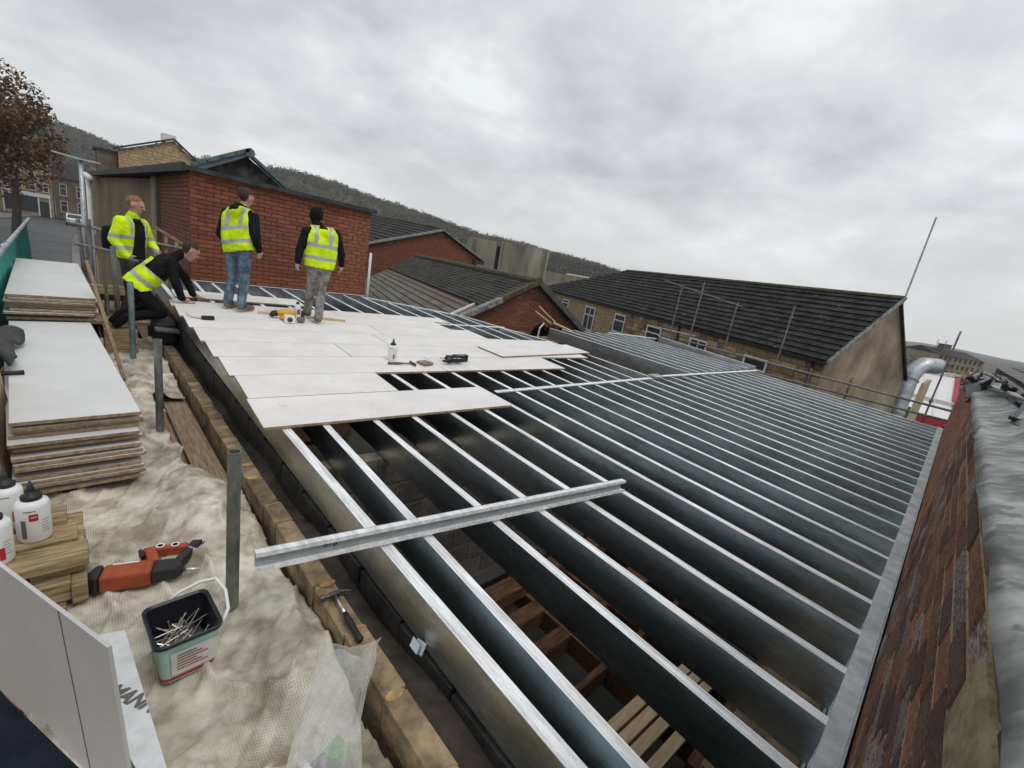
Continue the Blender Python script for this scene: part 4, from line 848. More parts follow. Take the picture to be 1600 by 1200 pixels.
# woven sheet: one draped heightfield
def sheet_z(x, y):
    v = Vector((x, y, 0))
    z = -.34 + .024 * noise.noise(v * 1.3 + Vector((3, 1, 0))) + .006 * abs(noise.noise(v * 3.6 + Vector((1, 8, 2)))) 
    r = 1 - abs(noise.noise(Vector((x * 2.6 + y * 1.1, y * 1.3 - x, 4)))) * 2.2
    z += .05 * max(0, r) ** 9 + .016 * max(0, 1 - abs(noise.noise(Vector((x * 5 - y * 3, y * 2.2 + x, 6)))) * 7) + .014 * max(0, 1 - abs(noise.noise(Vector((x * 3 + y * 4, y * 1.2 - x * 2, 9)))) * 9)
    # bulge rolled up beside the tubes, flatter by the tools
    z += .13 * math.exp(-((x + .33) / .16) ** 2 - ((y - 3.35) / .75) ** 2) + .10 * math.exp(-((x + .42) / .14) ** 2 - ((y - 6.2) / .8) ** 2) + .07 * math.exp(-((x + .2) / .1) ** 2 - ((y - 2.1) / .4) ** 2)
    return max(z, -.415)
def sheet_ob(name, xr, yr, nx, ny, lb, edge, dz=0.0, seed=0):
    mb = MB(); vv = []; ok = []
    for i in range(nx + 1):
        for j in range(ny + 1):
            x = xr[0] + (xr[1] - xr[0]) * i / nx; y = yr[0] + (yr[1] - yr[0]) * j / ny
            vv.append((x, y, sheet_z(x, y) + dz)); ok.append(edge(x, y))
    fs = []
    for i in range(nx):
        for j in range(ny):
            q = (i * (ny + 1) + j, (i + 1) * (ny + 1) + j, (i + 1) * (ny + 1) + j + 1, i * (ny + 1) + j + 1)
            if all(ok[k] for k in q): fs.append(q)
    used = sorted({k for f in fs for k in f}); mp = {k: n for n, k in enumerate(used)}
    mb.add([vv[k] for k in used], [[mp[k] for k in f] for f in fs])
    o = mb.build(name, sheet, smooth=True); sm = o.modifiers.new('s', 'SOLIDIFY'); sm.thickness = .004
    return tag(o, lb, 'sheet')
def e1(x, y):
    rgt = -.075 + .05 * noise.noise(Vector((y * 1.6, 0, 2)))
    if 3.7 < y < 5.7: rgt = -.33 + .09 * noise.noise(Vector((y * 3.1, 0, 7))) + .2 * max(0, (4.1 - y) / .4) 
    return x < rgt and y > .4
sheet_ob('debris_sheet', (-1.05, 0.0), (.4, 8.4), 110, 560, 'crumpled cream woven sheet spread over the scaffold boards', e1)

# upright stub tubes along the parapet
def stub(x, y, z0, z1, lb, m=tubem, r=.028): 
    root = tubeth('stub_tube', (x, y, z0), (x, y, z1), lb, r=r, m=m, group='short upright scaffold tubes by the parapet')
    mb = MB(); mb.tube((x, y, z0), (x, y, z0 + .03), r * 1.5, n=16); mb.build('base_collar', m, root); return root
stub(-.375, 2.42, -.42, .545, 'nearest grey upright tube stub beside the bucket')
stub(-.385, 4.85, -.42, .49, 'second grey upright tube stub, beside the bare plank')
stub(-.375, 7.3, -.42, .62, 'pale teal upright tube stub in front of the kneeling man', tubet, .03)
tubeth('scaffold_standard', (-.43, 8.4, -.42), (-.46, 8.4, .92), 'dark upright tube left of the kneeling man', r=.03)
tubeth('scaffold_standard', (-.64, 9.6, -.42), (-.655, 9.6, 1.18), 'grey upright tube of the end guard rail, the inner one', r=.026)
tubeth('scaffold_standard', (-.70, 10.4, -.42), (-.76, 10.4, 1.12), 'grey upright tube of the end guard rail, the outer one', r=.026)
tubeth('scaffold_standard', (-.52, 9.0, -.42), (-.53, 9.0, .35), 'short dark tube stub between the taller tubes', r=.026)
tubeth('end_guard_rail', (-.80, 10.2, 1.06), (-.40, 9.7, 1.03), 'upper short rail of the scaffold end guard', r=.024)
tubeth('end_guard_rail', (-.80, 10.2, .76), (-.42, 9.7, .75), 'lower short rail of the scaffold end guard', r=.024)
tubeth('end_guard_rail', (-.1, 9.55, .98), (.5, 9.75, .92), 'rail in front of the brick building beside the small ladder', r=.024)
root = thing('drum_cap', 'black sack hung over the upright tube beside the hi-vis jacket', 'sack', (-.44, 8.9, .8))
mb = MB(); mb.lathe([(.05, -.16), (.12, -.15), (.13, 0), (.115, .14), (.06, .17)], (-.42, 9.15, .98), 12); mb.build('sack', blackc, root, smooth=True)
# small wooden gate/ladder leaning on the brick building
root = thing('wooden_ladder', 'small grey wooden ladder frame leaning at the brick building corner', 'ladder', (.3, 9.6, .3))
for a, b in (((.1, 9.6, .25), (.12, 9.75, 1.22)), ((.36, 9.6, .25), (.4, 9.75, 1.02)), ((.24, 9.6, .25), (.26, 9.75, 1.1))):
    mb = MB(); mb.bar(a, b, .04, .03); mb.build('rail', palw, root)
mb = MB(); mb.bar((.1, 9.74, 1.22), (.52, 9.74, .98), .035, .04); mb.build('top_rail', palw, root)
for z in (.45, .75): 
    mb = MB(); mb.bar((.1, 9.64, z), (.38, 9.64, z), .03, .03); mb.build('rung', palw, root)
# leaning batten by far stack
root = thing('leaning_batten', 'long brown batten leaning against the far board stack', 'batten', (-.56, 6.5, -.2))
mb = MB(); mb.bar((-.53, 6.2, -.25), (-.74, 7.2, .82), .035, .03, up=(1, 0, 0)); mb.build('batten', plank, root)

# ---- board stacks
rr = random.Random(21)
def sheetpile(xc, y0, wd, ln, zs, lbs, grp, yaw=0.0):
    for i, (z, lb) in enumerate(zip(zs, lbs)):
        dx, dy, a = rr.uniform(-.02, .02), rr.uniform(-.05, .05), yaw + rr.uniform(-.012, .012)
        if lb.startswith('top'): dx = dy = 0; a = yaw
        c, s = math.cos(a), math.sin(a)
        x0, yy = xc - wd / 2 * c + dx, y0 - wd / 2 * s + dy
        o = board(x0, yy, x0 + wd * c, yy + wd * s, ln, lb, m=boardtop, name='stacked_board', group=grp, zed=z)
n1_ = 17; zs = []; z = -.33
for i in range(n1_):
    zs.append(z); z += .0225 + (.018 if i in (5, 8, 11, 15) else .003)
topz = zs[-1]
lbs = ['%s board up from the bottom of the nearer stack' % ORD[i] for i in range(n1_ - 1)] + ['top board of the nearer stack, pale grey faced']
sheetpile(-.865, 3.93, .585, 2.9, [q + (.205 - .022 - topz) for q in zs], lbs, 'boards of the nearer stack', .06)
mb = MB(); mb.box(-1.15, -.6, 4.0, 4.1, -.42, -.33); mb.box(-1.15, -.6, 6.4, 6.5, -.42, -.33)
n2_ = 10; zs = [.17 + i * .0285 for i in range(n2_)]
lbs = ['%s board up from the bottom of the far stack' % ORD[i] for i in range(n2_ - 1)] + ['top board of the far stack, pale grey faced']
sheetpile(-1.02, 6.95, .66, 3.3, zs, lbs, 'boards of the far stack', .03)
for k, y in enumerate((7.1, 9.6)):
    mb = MB(); mb.box(-1.3, -.75, y, y + .12, -.42, .168); tag(mb.build('stack_bearer', palw), 'timber bearer under the %s end of the far stack' % ('near' if k == 0 else 'far'), 'timber', 'stack bearers')
for k, y in enumerate((4.05, 6.3)):
    mb = MB(); mb.box(-1.14, -.62, y, y + .1, -.42, -.355); tag(mb.build('stack_bearer', palw), 'timber bearer under the %s end of the nearer stack' % ('near' if k == 0 else 'far'), 'timber', 'stack bearers')
# board on edge at the left, grey jacket and black handle on the stack
mb = MB(); mb.cur = 0; mb.prism([(-1.19, 3.55, -.4), (-1.19, 4.7, -.4), (-1.28, 4.7, .52), (-1.28, 3.55, .52)], (.022, 0, 0))
tag(mb.build('edge_board', boardedge), 'board standing on edge at the left picture border', 'board')
root = thing('grey_coat', 'dark grey coat hanging over the left edge of the nearer stack', 'coat', (-1.25, 5, .2))
mb = MB(); n_ = 14
def ct(i, j):
    t = i / n_; s = j / 8
    return (-1.21 - .16 * s + .02 * math.sin(t * 9), 4.85 + 1.1 * t, .22 + .16 * math.sin(s * 2.2 + .4) * (1 - .4 * t) + .035 * math.sin(t * 14 + s * 5))
mb.add([ct(i, j) for i in range(n_ + 1) for j in range(9)], [(i * 9 + j, i * 9 + 9 + j, i * 9 + 10 + j, i * 9 + 1 + j) for i in range(n_) for j in range(8)])
o = mb.build('cloth', mat('grey_coat_cloth', (.06, .062, .06), .9, 0, .3, 6, bump=.4, bscale=15), root, smooth=True); o.modifiers.new('s', 'SOLIDIFY').thickness = .02
root = thing('hand_tool', 'black tool handle lying on the nearer stack beside the coat', 'tool', (-1.2, 4.9, .22))
mb = MB(); mb.path([(-1.4, 4.86, .222), (-1.2, 4.89, .222), (-1.14, 4.90, .222)], [.013, .015, .017], 10); mb.build('grip', blackp, root, smooth=True)

# ---- pallet with bottles
root = thing('timber_pallet', 'rough pallet of thick timbers at the left under the bottles', 'pallet', (-1.1, 3.0, -.42))
for (x0, x1, y0, y1, z0, z1) in ((-1.5, -.865, 2.86, 3.02, -.145, -.10), (-1.5, -.90, 3.05, 3.2, -.147, -.102), (-1.5, -.94, 3.25, 3.42, -.145, -.10), (-1.06, -.88, 2.9, 3.4, -.198, -.15), (-1.4, -.93, 2.84, 2.98, -.30, -.2), (-1.45, -.95, 2.80, 2.95, -.42, -.305), (-.93, -.875, 2.8, 3.3, -.3, -.205), (-1.45, -.92, 3.2, 3.35, -.42, -.2)):
    mb = MB(); mb.box(x0, x1, y0, y1, z0, z1); mb.build('timber', palw, root, bevel=.006)
def bottle(x, y, z, h, lb, rz_=0.0, red=True):
    root = thing('glue_bottle', lb, 'bottle', (x, y, z), 'white glue bottles'); r = h * .20
    mb = MB(); mb.lathe([(r * .9, 0), (r, .012), (r, h * .60), (r * .93, h * .66), (r * .6, h * .70), (r * .42, h * .715)], (0, 0, 0), 24); mb.build('body', whitep, root, smooth=True, local=True)
    mb = MB(); mb.lathe([(r * .62, h * .70), (r * .62, h * .76), (r * .42, h * .79), (r * .3, h * .80), (r * .24, h * .86), (r * .08, h * 1.0)], (0, 0, 0), 16); mb.build('cap', blackp, root, smooth=True, local=True)
    dv = Vector((CAMP.x - x, CAMP.y - y, 0)).normalized(); a0 = math.atan2(dv.y, dv.x) + rz_
    def patch(nm, m, a1, a2, z1, z2):
        mb = MB(); k = 6
        vv = [(math.cos(a0 + a1 + (a2 - a1) * i / k) * (r + .0012), math.sin(a0 + a1 + (a2 - a1) * i / k) * (r + .0012), zz) for i in range(k + 1) for zz in (z1, z2)]
        mb.add(vv, [(2 * i, 2 * i + 2, 2 * i + 3, 2 * i + 1) for i in range(k)]); mb.build(nm, m, root, smooth=True, local=True)
    if red: patch('red_logo', redink, -.25, .25, h * .40, h * .52)
    if red: patch('logo_bar', paper, -.18, .18, h * .455, h * .475)
    patch('lettering', inkm, -.75, -.45, h * .10, h * .42) if red else patch('lettering', redink, .2, .5, h * .1, h * .3)
    for k in range(5): patch('text_line', inkm, .42, .95 - .1 * (k % 2), h * (.38 - .05 * k), h * (.388 - .05 * k))
    patch('text_line', inkm, -.55, .15, h * .56, h * .575)
    return root
bottle(-1.045, 3.13, -.10, .30, 'big white glue bottle with a red logo and black nozzle on the pallet')
bottle(-1.16, 2.99, -.10, .30, 'white glue bottle with red lettering cut by the left border', red=False)
bottle(-1.14, 3.32, -.10, .29, 'white glue bottle behind the red logo bottle', red=False)
bottle(-1.20, 3.16, -.10, .26, 'small white glue bottle between the two front bottles', red=False)

# ---- nail guns
def nailer(root, c1, ms):
    """lying on its side: x along barrel, y towards the handle, z up"""
    def rb(nm, poly, z0, z1, m, bv=.006):
        mb = MB(); mb.prism([(x, y, z0) for x, y in poly], (0, 0, z1 - z0)); return mb.build(nm, m, root, local=True, bevel=bv)
    rb('battery_cap', [(-.20, -.055), (-.165, -.062), (-.165, .052), (-.195, .05), (-.215, 0)], .0, .10, ms[1], .012)
    rb('body', [(-.164, -.06), (.03, -.055), (.03, .055), (-.164, .05)], .002, .098, ms[0], .014)
    rb('nose', [(.031, -.05), (.13, -.045), (.155, -.01), (.12, .05), (.031, .055)], .012, .086, ms[1], .01)
    rb('handle', [(.0, .056), (.045, .056), (.03, .12), (.0, .185), (-.045, .175), (-.02, .115)], .022, .08, ms[0], .01)
    rb('handle_grip', [(-.047, .178), (-.023, .118), (-.036, .11), (-.062, .168)], .026, .076, ms[1], .006)
    rb('grip_bridge', [(-.01, .186), (.15, .186), (.155, .145), (.01, .15)], .02, .082, ms[0], .01)
    rb('magazine', [(.10, .03), (.14, .02), (.215, .20), (.165, .205)], .018, .078, ms[1], .008)
    rb('magazine_end', [(.212, .165), (.28, .155), (.285, .175), (.215, .2)], .03, .06, ms[1], .004)
    mb = MB(); mb.tube((.15, -.012, .045), (.225, -.022, .045), .011, .009, 12); mb.build('muzzle', chrome, root, local=True, smooth=True)
    mb = MB(); mb.box(-.13, -.03, .034, .042, .0985, .1); mb.build('marking', whitep, root, local=True)
    for (x, y) in ((.03, .172), (.095, .168)):
        mb = MB(); mb.lathe([(.019, 0), (.019, .003), (.013, .0032), (.013, .0)], (x, y, .083), 14); mb.build('dial_ring', whitep, root, local=True)
r_ = thing('red_nail_gun', 'red and black cordless nail gun lying on the woven sheet', 'nail gun', (-.665, 2.84, -.305), rz=R(-16)); nailer(r_, None, (redgun, blackp)); r_.scale = (1.02, 1.02, .9)
r_ = thing('black_nail_gun', 'black nail gun lying on the white deck boards', 'nail gun', (2.72, 4.92, rz(4.92) + .028), rz=R(176)); nailer(r_, None, (blackp, blackp)); r_.scale = (.95, .8, .9)

# ---- bucket of nails
root = thing('nail_tub', 'square mint and white plastic tub full of long nails with a white handle', 'tub', (-.595, 2.24, -.30), rz=R(4))
def rrect(wx, wy, z, r=.03, n=5):
    pts = []
    for cx_, cy_, a0 in ((wx / 2 - r, wy / 2 - r, 0), (-wx / 2 + r, wy / 2 - r, 90), (-wx / 2 + r, -wy / 2 + r, 180), (wx / 2 - r, -wy / 2 + r, 270)):
        for k in range(n + 1): a = R(a0 + 90 * k / n); pts.append(Vector((cx_ + r * math.cos(a), cy_ + r * math.sin(a), z)))
    return pts
mb = MB(); mb.loft([rrect(.185, .215, 0), rrect(.217, .248, .189)], True); mb.f.pop(); mb.mi.pop(); mb.build('body', mint, root, local=True, smooth=False)
mb = MB(); mb.loft([rrect(.222, .254, .188, .034), rrect(.234, .266, .190, .036), rrect(.236, .268, .205, .036), rrect(.226, .258, .208, .034), rrect(.208, .24, .2, .03), rrect(.176, .206, .012, .028)], False)
b_ = len(mb.v); mb.add(rrect(.176, .206, .012, .028), [tuple(range(24))]); mb.build('rim', mat('black_navy_plastic', (.012, .014, .022), .4, 0, .2, 8), root, local=True)
mb = MB(); mb.quad((-.062, -.1165, .035), (.092, -.1165, .035), (.098, -.1285, .155), (-.066, -.1285, .155)); mb.build('label', paper, root, local=True)
for k in range(6):
    mb = MB(); z = .06 + k * .015; yq = -.1085 - .1 * z - .0035 - .0; mb.box(-.045, .06 - .02 * (k % 3), yq - .0035, yq - .0025, z, z + .004); mb.build('text_line', redink if k in (0, 3) else inkm, root, local=True)
mb = MB(); mb.loft([rrect(.1875, .2175, .006, .03), rrect(.1885, .2195, .022, .03)], False); mb.build('red_stripe', redp, root, local=True)
hp = [(.118, -.10, .19), (.15, -.06, .21), (.165, .03, .235), (.15, .11, .25), (.10, .145, .235), (.02, .148, .215), (-.02, .14, .195)]
mb = MB(); mb.path(hp, .0075, 8); mb.build('handle', whitep, root, local=True, smooth=True)
rr = random.Random(12)
nm_ = []
for k in range(2):
    mb = MB(); L_ = .09 + .04 * k; mb.tube((-L_ / 2, 0, 0), (L_ / 2, 0, 0), .0028, n=6); mb.tube((L_ / 2, 0, 0), (L_ / 2 + .002, 0, 0), .006, n=8); mb.tube((-L_ / 2 - .008, 0, 0), (-L_ / 2, 0, 0), .0004, .0028, 6)
    o = mb.build('long_nail', nailm); nm_.append(o.data); bpy.data.objects.remove(o)
for k in range(34):
    o = bpy.data.objects.new('long_nail', nm_[k % 2]); col.objects.link(o)
    o.location = (-.595 + rr.uniform(-.05, .05), 2.24 + rr.uniform(-.06, .05), -.30 + rr.uniform(.09, .145)); o.rotation_euler = (rr.uniform(0, 6), rr.uniform(-.4, .4), rr.uniform(.2, 1.6) if k % 4 else rr.uniform(0, 6))
    tag(o, 'long steel nail in the heap inside the tub', 'nail', 'nails in the tub')
mb = MB(); mb.ball((-.595, 2.24, -.225), .085, 12, 6, (1, 1.15, .35)); tag(mb.build('nail_heap', nailm), 'mass of nails filling the tub below the top ones', 'nails', kind='stuff')

# ---- claw hammer on the parapet, mallet and things on the boards
def hammer(root, hs, head_m, shaft_m, grip_m, claw=True, sc=1.0):
    mb = MB(); mb.tube((0, 0, .018), (0, -.15, .018), .0085, .009, 10); mb.build('shaft', shaft_m, root, local=True, smooth=True)
    mb = MB(); mb.path([(0, -.14, .018), (0, -.2, .018), (0, -.28, .02), (0, -.32, .02), (0, -.33, .02)], [.011, .016, .014, .018, .012], 12); mb.build('grip', grip_m, root, local=True, smooth=True)
    mb = MB(); mb.path([(-.02, 0, .018), (-.045, 0, .018), (-.048, 0, .018), (-.07, 0, .018)], [.011, .011, .016, .016], 12)
    mb.obox((0, 0, .018), (.045, 0, 0), (0, .026, 0), (0, 0, .024))
    if claw:
        for s in (-.008, .008): mb.path([(.02, 0, .018 + s), (.05, -.006, .018 + s), (.075, -.022, .018 + s * 1.4)], [.009, .007, .003], 8)
    else: mb.path([(.02, 0, .018), (.045, 0, .018), (.048, 0, .018), (.07, 0, .018)], [.012, .012, .018, .018], 12)
    mb.build('head', head_m, root, local=True)
r_ = thing('claw_hammer', 'claw hammer with black grip lying on the stone parapet', 'hammer', (.005, 2.13, -.196), rz=R(-3)); hammer(r_, None, mat('dark_steel', (.10, .095, .10), .4, .8, .3, 20), chrome, blackp)
r_ = thing('mallet', 'brown handled mallet lying on the deck beside the white bottle', 'mallet', (2.02, 4.82, rz(4.8) + .028), rz=R(-96)); hammer(r_, None, mat('dark_brown_steel', (.11, .075, .065), .6, .4, .3, 20), mat('grey_brown_wood', (.16, .11, .09), .7, 0, .2, 9), mat('grey_brown_wood', (.16, .11, .09)), claw=False); r_.scale = (1, .95, 1)
bottle(1.85, 5.02, rz(5.02) + .026, .27, 'white glue bottle standing alone on the deck boards', red=False)
mb = MB(); mb.obox((2.2, 4.83, rz(4.8) + .045), (.15, .03, 0), (-.02, .15, 0), (0, 0, .03)); tag(mb.build('wood_block', palw, bevel=.004), 'small pale wood block on the deck beside the mallet', 'block')
mb = MB(); mb.obox((.30, 6.76, rz(6.76) + .05), (.13, 0, 0), (0, .06, 0), (0, 0, .045)); tag(mb.build('dark_block', blackp, bevel=.006), 'small dark sanding block on the deck near the kneeling man', 'block')
mb = MB(); mb.prism([(.10, 7.25, 0), (.14, 6.83, 0), (.27, 6.76, 0), (.27, 6.80, 0), (.17, 6.86, 0), (.13, 7.26, 0)], (0, 0, .006)); o = mb.build('string_line', paper); o.location = (0, 0, rz(7) + .028); tag(o, 'thin pale strip lying near the deck edge', 'strip')
root = thing('timber_batten', 'yellow pine batten lying on the deck between the two standing men', 'batten', (1.4, 7.15, rz(7.1)))
mb = MB(); mb.bar((.98, 7.28, rz(7.28) + .042), (2.12, 7.0, rz(7.0) + .042), .05, .03); mb.build('batten', neww, root)
# yellow drill / nailer and boxes
root = thing('yellow_drill', 'yellow and black power tool lying on the deck between the men', 'power tool', (1.3, 6.98, rz(7) + .028), rz=R(-12))
mb = MB(); mb.path([(-.16, .02, .07), (-.1, .02, .08), (.0, .03, .08), (.08, .04, .075)], [.03, .045, .05, .04], 12); mb.build('motor_body', yellow, root, local=True, smooth=True)
mb = MB(); mb.path([(-.15, .02, .07), (-.2, .02, .06), (-.22, -.02, .04)], [.045, .04, .03], 10); mb.build('nose', blackp, root, local=True, smooth=True)
mb = MB(); mb.path([(.0, .05, .08), (.05, .15, .06), (.12, .2, .05)], [.032, .026, .04], 10); mb.build('handle', blackp, root, local=True, smooth=True)
mb = MB(); mb.obox((.15, .2, .045), (.12, 0, 0), (0, .09, 0), (0, 0, .07)); mb.build('battery', blackp, root, local=True, bevel=.01)
mb = MB(); mb.obox((-.03, -.06, .03), (.16, .06, 0), (-.04, .08, .0), (0, 0, .05)); mb.build('guard', yellow, root, local=True, bevel=.01)
def tin(name, c, sx, sy, sz, lb, rz_):
    root = thing(name, lb, 'box', c, rz=rz_)
    mb = MB(); mb.box(-sx / 2, sx / 2, -sy / 2, sy / 2, 0, sz); mb.build('carton', whitep, root, local=True, bevel=.006)
    mb = MB(); mb.lathe([(sx * .3, 0), (sx * .3, .002), (sx * .2, .002), (sx * .2, 0)], (0, -sy / 2 - .001, sz * .5), 14, (0, -1, 0)); mb.build('round_mark', inkm, root, local=True)
tin('screw_box', (1.24, 6.78, rz(6.8) + .028), .12, .14, .10, 'white cube carton with a round grey mark on the deck', R(-10))
root = thing('foam_can', 'white upright can standing behind the power tool', 'can', (1.45, 7.1, rz(7.1) + .028))
mb = MB(); mb.lathe([(.045, 0), (.047, .01), (.047, .17), (.04, .19), (.02, .2)], (0, 0, 0), 18); mb.build('can_body', whitep, root, local=True, smooth=True)
mb = MB(); mb.lathe([(.022, .195), (.02, .23), (.008, .235)], (0, 0, 0), 12); mb.build('nozzle', blackp, root, local=True)
mb = MB(); mb.box(-.02, .02, -.0485, -.046, .06, .13); mb.build('label_mark', inkm, root, local=True)
mb = MB(); mb.ball((1.40, 6.80, rz(6.8) + .07), .06, 10, 6, (1, .9, .7)); tag(mb.build('grey_rag', mat('grey_rag', (.16, .15, .16), .9, 0, .3, 20, bump=.8, bscale=20), smooth=True), 'small grey rag lying beside the white carton', 'rag')

# ---- insulation board with print, white leaning board, polythene bag, glove
root = thing('insulation_board', 'foil faced insulation board printed MANN lying at the bottom left', 'insulation board', (-.8, 2, -.2))
cnr = [Vector((-.95, 2.40, -.16)), Vector((-.772, 2.35, -.16)), Vector((-.712, 1.60, -.16)), Vector((-.785, 1.705, -.16))]
mb = MB(); mb.prism([q - UPV * .08 for q in cnr], (0, 0, .079)); mb.build('foam_core', foam, root)
mb = MB(); nn_ = 60
for k in range(len(cnr)): pass
mb.prism([q + UPV * .0 for q in cnr], (0, 0, .003)); mb.build('foil_face', foil, root)
cu = bpy.data.curves.new('print', 'FONT'); cu.body = 'MANN'; cu.size = .066; cu.shear = .3; cu.offset = .0024; cu.extrude = .0004
to = bpy.data.objects.new('print_tmp', cu); col.objects.link(to)
me = bpy.data.meshes.new_from_object(to.evaluated_get(bpy.context.evaluated_depsgraph_get())); bpy.data.objects.remove(to); me.materials.append(inkm)
me.transform(Matrix.Translation((-.850, 2.06, -.1555)) @ Matrix.Rotation(R(-55), 4, 'Z'))
bm = bmesh.new(); bm.from_mesh(me); ed = (cnr[2] - cnr[1]).normalized(); on_ = ed.cross(Vector((0, 0, 1)))
if on_.x < 0: on_ = -on_
bmesh.ops.bisect_plane(bm, geom=bm.verts[:] + bm.edges[:] + bm.faces[:], plane_co=cnr[1] - on_ * .001, plane_no=on_, clear_outer=True)
bm.to_mesh(me); bm.free(); me.transform(Matrix.Translation(-root.location))
po = bpy.data.objects.new('print', me); col.objects.link(po); po.parent = root
root = thing('leaning_board', 'large white faced board leaning upright at the bottom left corner', 'board', (-.9, 1.9, -.4))
K_ = Vector((-.833, 1.688, .36)); T_ = Vector((-1.06, 2.208, .36)); Bt = Vector((-.795, 1.705, -.35)); nrm = (T_ - K_).cross(Bt - K_).normalized()
if nrm.dot(CAMP - K_) < 0: nrm = -nrm
T2 = K_ + (T_ - K_) * 1.8; B2 = Bt + (T2 - K_)
mb = MB(); mb.prism([K_, T2, B2, Bt], -nrm * .010); mb.build('panel', mat('pale_grey_board', (.50, .49, .48), .55, 0, .05, 3, bump=.02), root)
l0 = K_.lerp(T_, .42); mb = MB(); mb.bar(l0 + nrm * .0012, l0 + (Bt - K_) + nrm * .0012, .003, .001, up=nrm); mb.build('pencil_line', inkm, root)
root = thing('polythene_bag', 'clear crumpled polythene bag with small packets at the bottom of the picture', 'bag', (-.25, 1.55, -.3))
rr = random.Random(2); mb = MB(); rings = []
for i, (cx_, cy_, cz_, rx_, ry_) in enumerate(((-.34, 1.36, -.28, .07, .05), (-.335, 1.39, -.22, .10, .085), (-.31, 1.45, -.17, .105, .075), (-.27, 1.51, -.12, .10, .06), (-.22, 1.57, -.07, .095, .045), (-.175, 1.62, -.03, .10, .030), (-.15, 1.65, -.005, .11, .018))):
    rings.append([Vector((cx_ + rx_ * math.cos(a) * .95 + ry_ * math.sin(a) * .25 + rr.uniform(-.016, .016), cy_ - rx_ * math.cos(a) * .45 + ry_ * math.sin(a) + rr.uniform(-.016, .016), cz_ + ry_ * math.sin(a) * .5 + rr.uniform(-.016, .016) + (.022 * math.sin(a * 3 + 1) if i > 4 else 0))) for a in [2 * math.pi * k / 18 for k in range(18)]])
mb.loft(rings, False); o = mb.build('film', baggy, root, smooth=False)
for (c, s_, m_) in (((-.40, 1.42, -.24), (.05, .10, .03), redp), ((-.26, 1.46, -.235), (.06, .05, .03), mat('green_packet', (.05, .45, .10), .5)), ((-.33, 1.42, -.25), (.12, .09, .03), mat('navy_packet', (.03, .06, .13), .5)), ((-.37, 1.47, -.225), (.02, .08, .03), whitep)):
    mb = MB(); mb.obox(c, (s_[0], s_[0] * .3, .01), (-s_[1] * .3, s_[1], .02), (0, 0, s_[2])); mb.build('packet', m_, root, bevel=.004)
root = thing('glove_edge', 'dark navy gloved hand edge close to the lens in the bottom left corner', 'glove', (-.8, .9, 1.1))
mb = MB(); mb.path([Vector((-.990, .950, 1.095)), Vector((-.950, .880, 1.022)), Vector((-.902, .808, .967)), Vector((-.848, .738, .928))], [.034, .040, .041, .036], 24); mb.build('glove_side', navy, root, smooth=True)

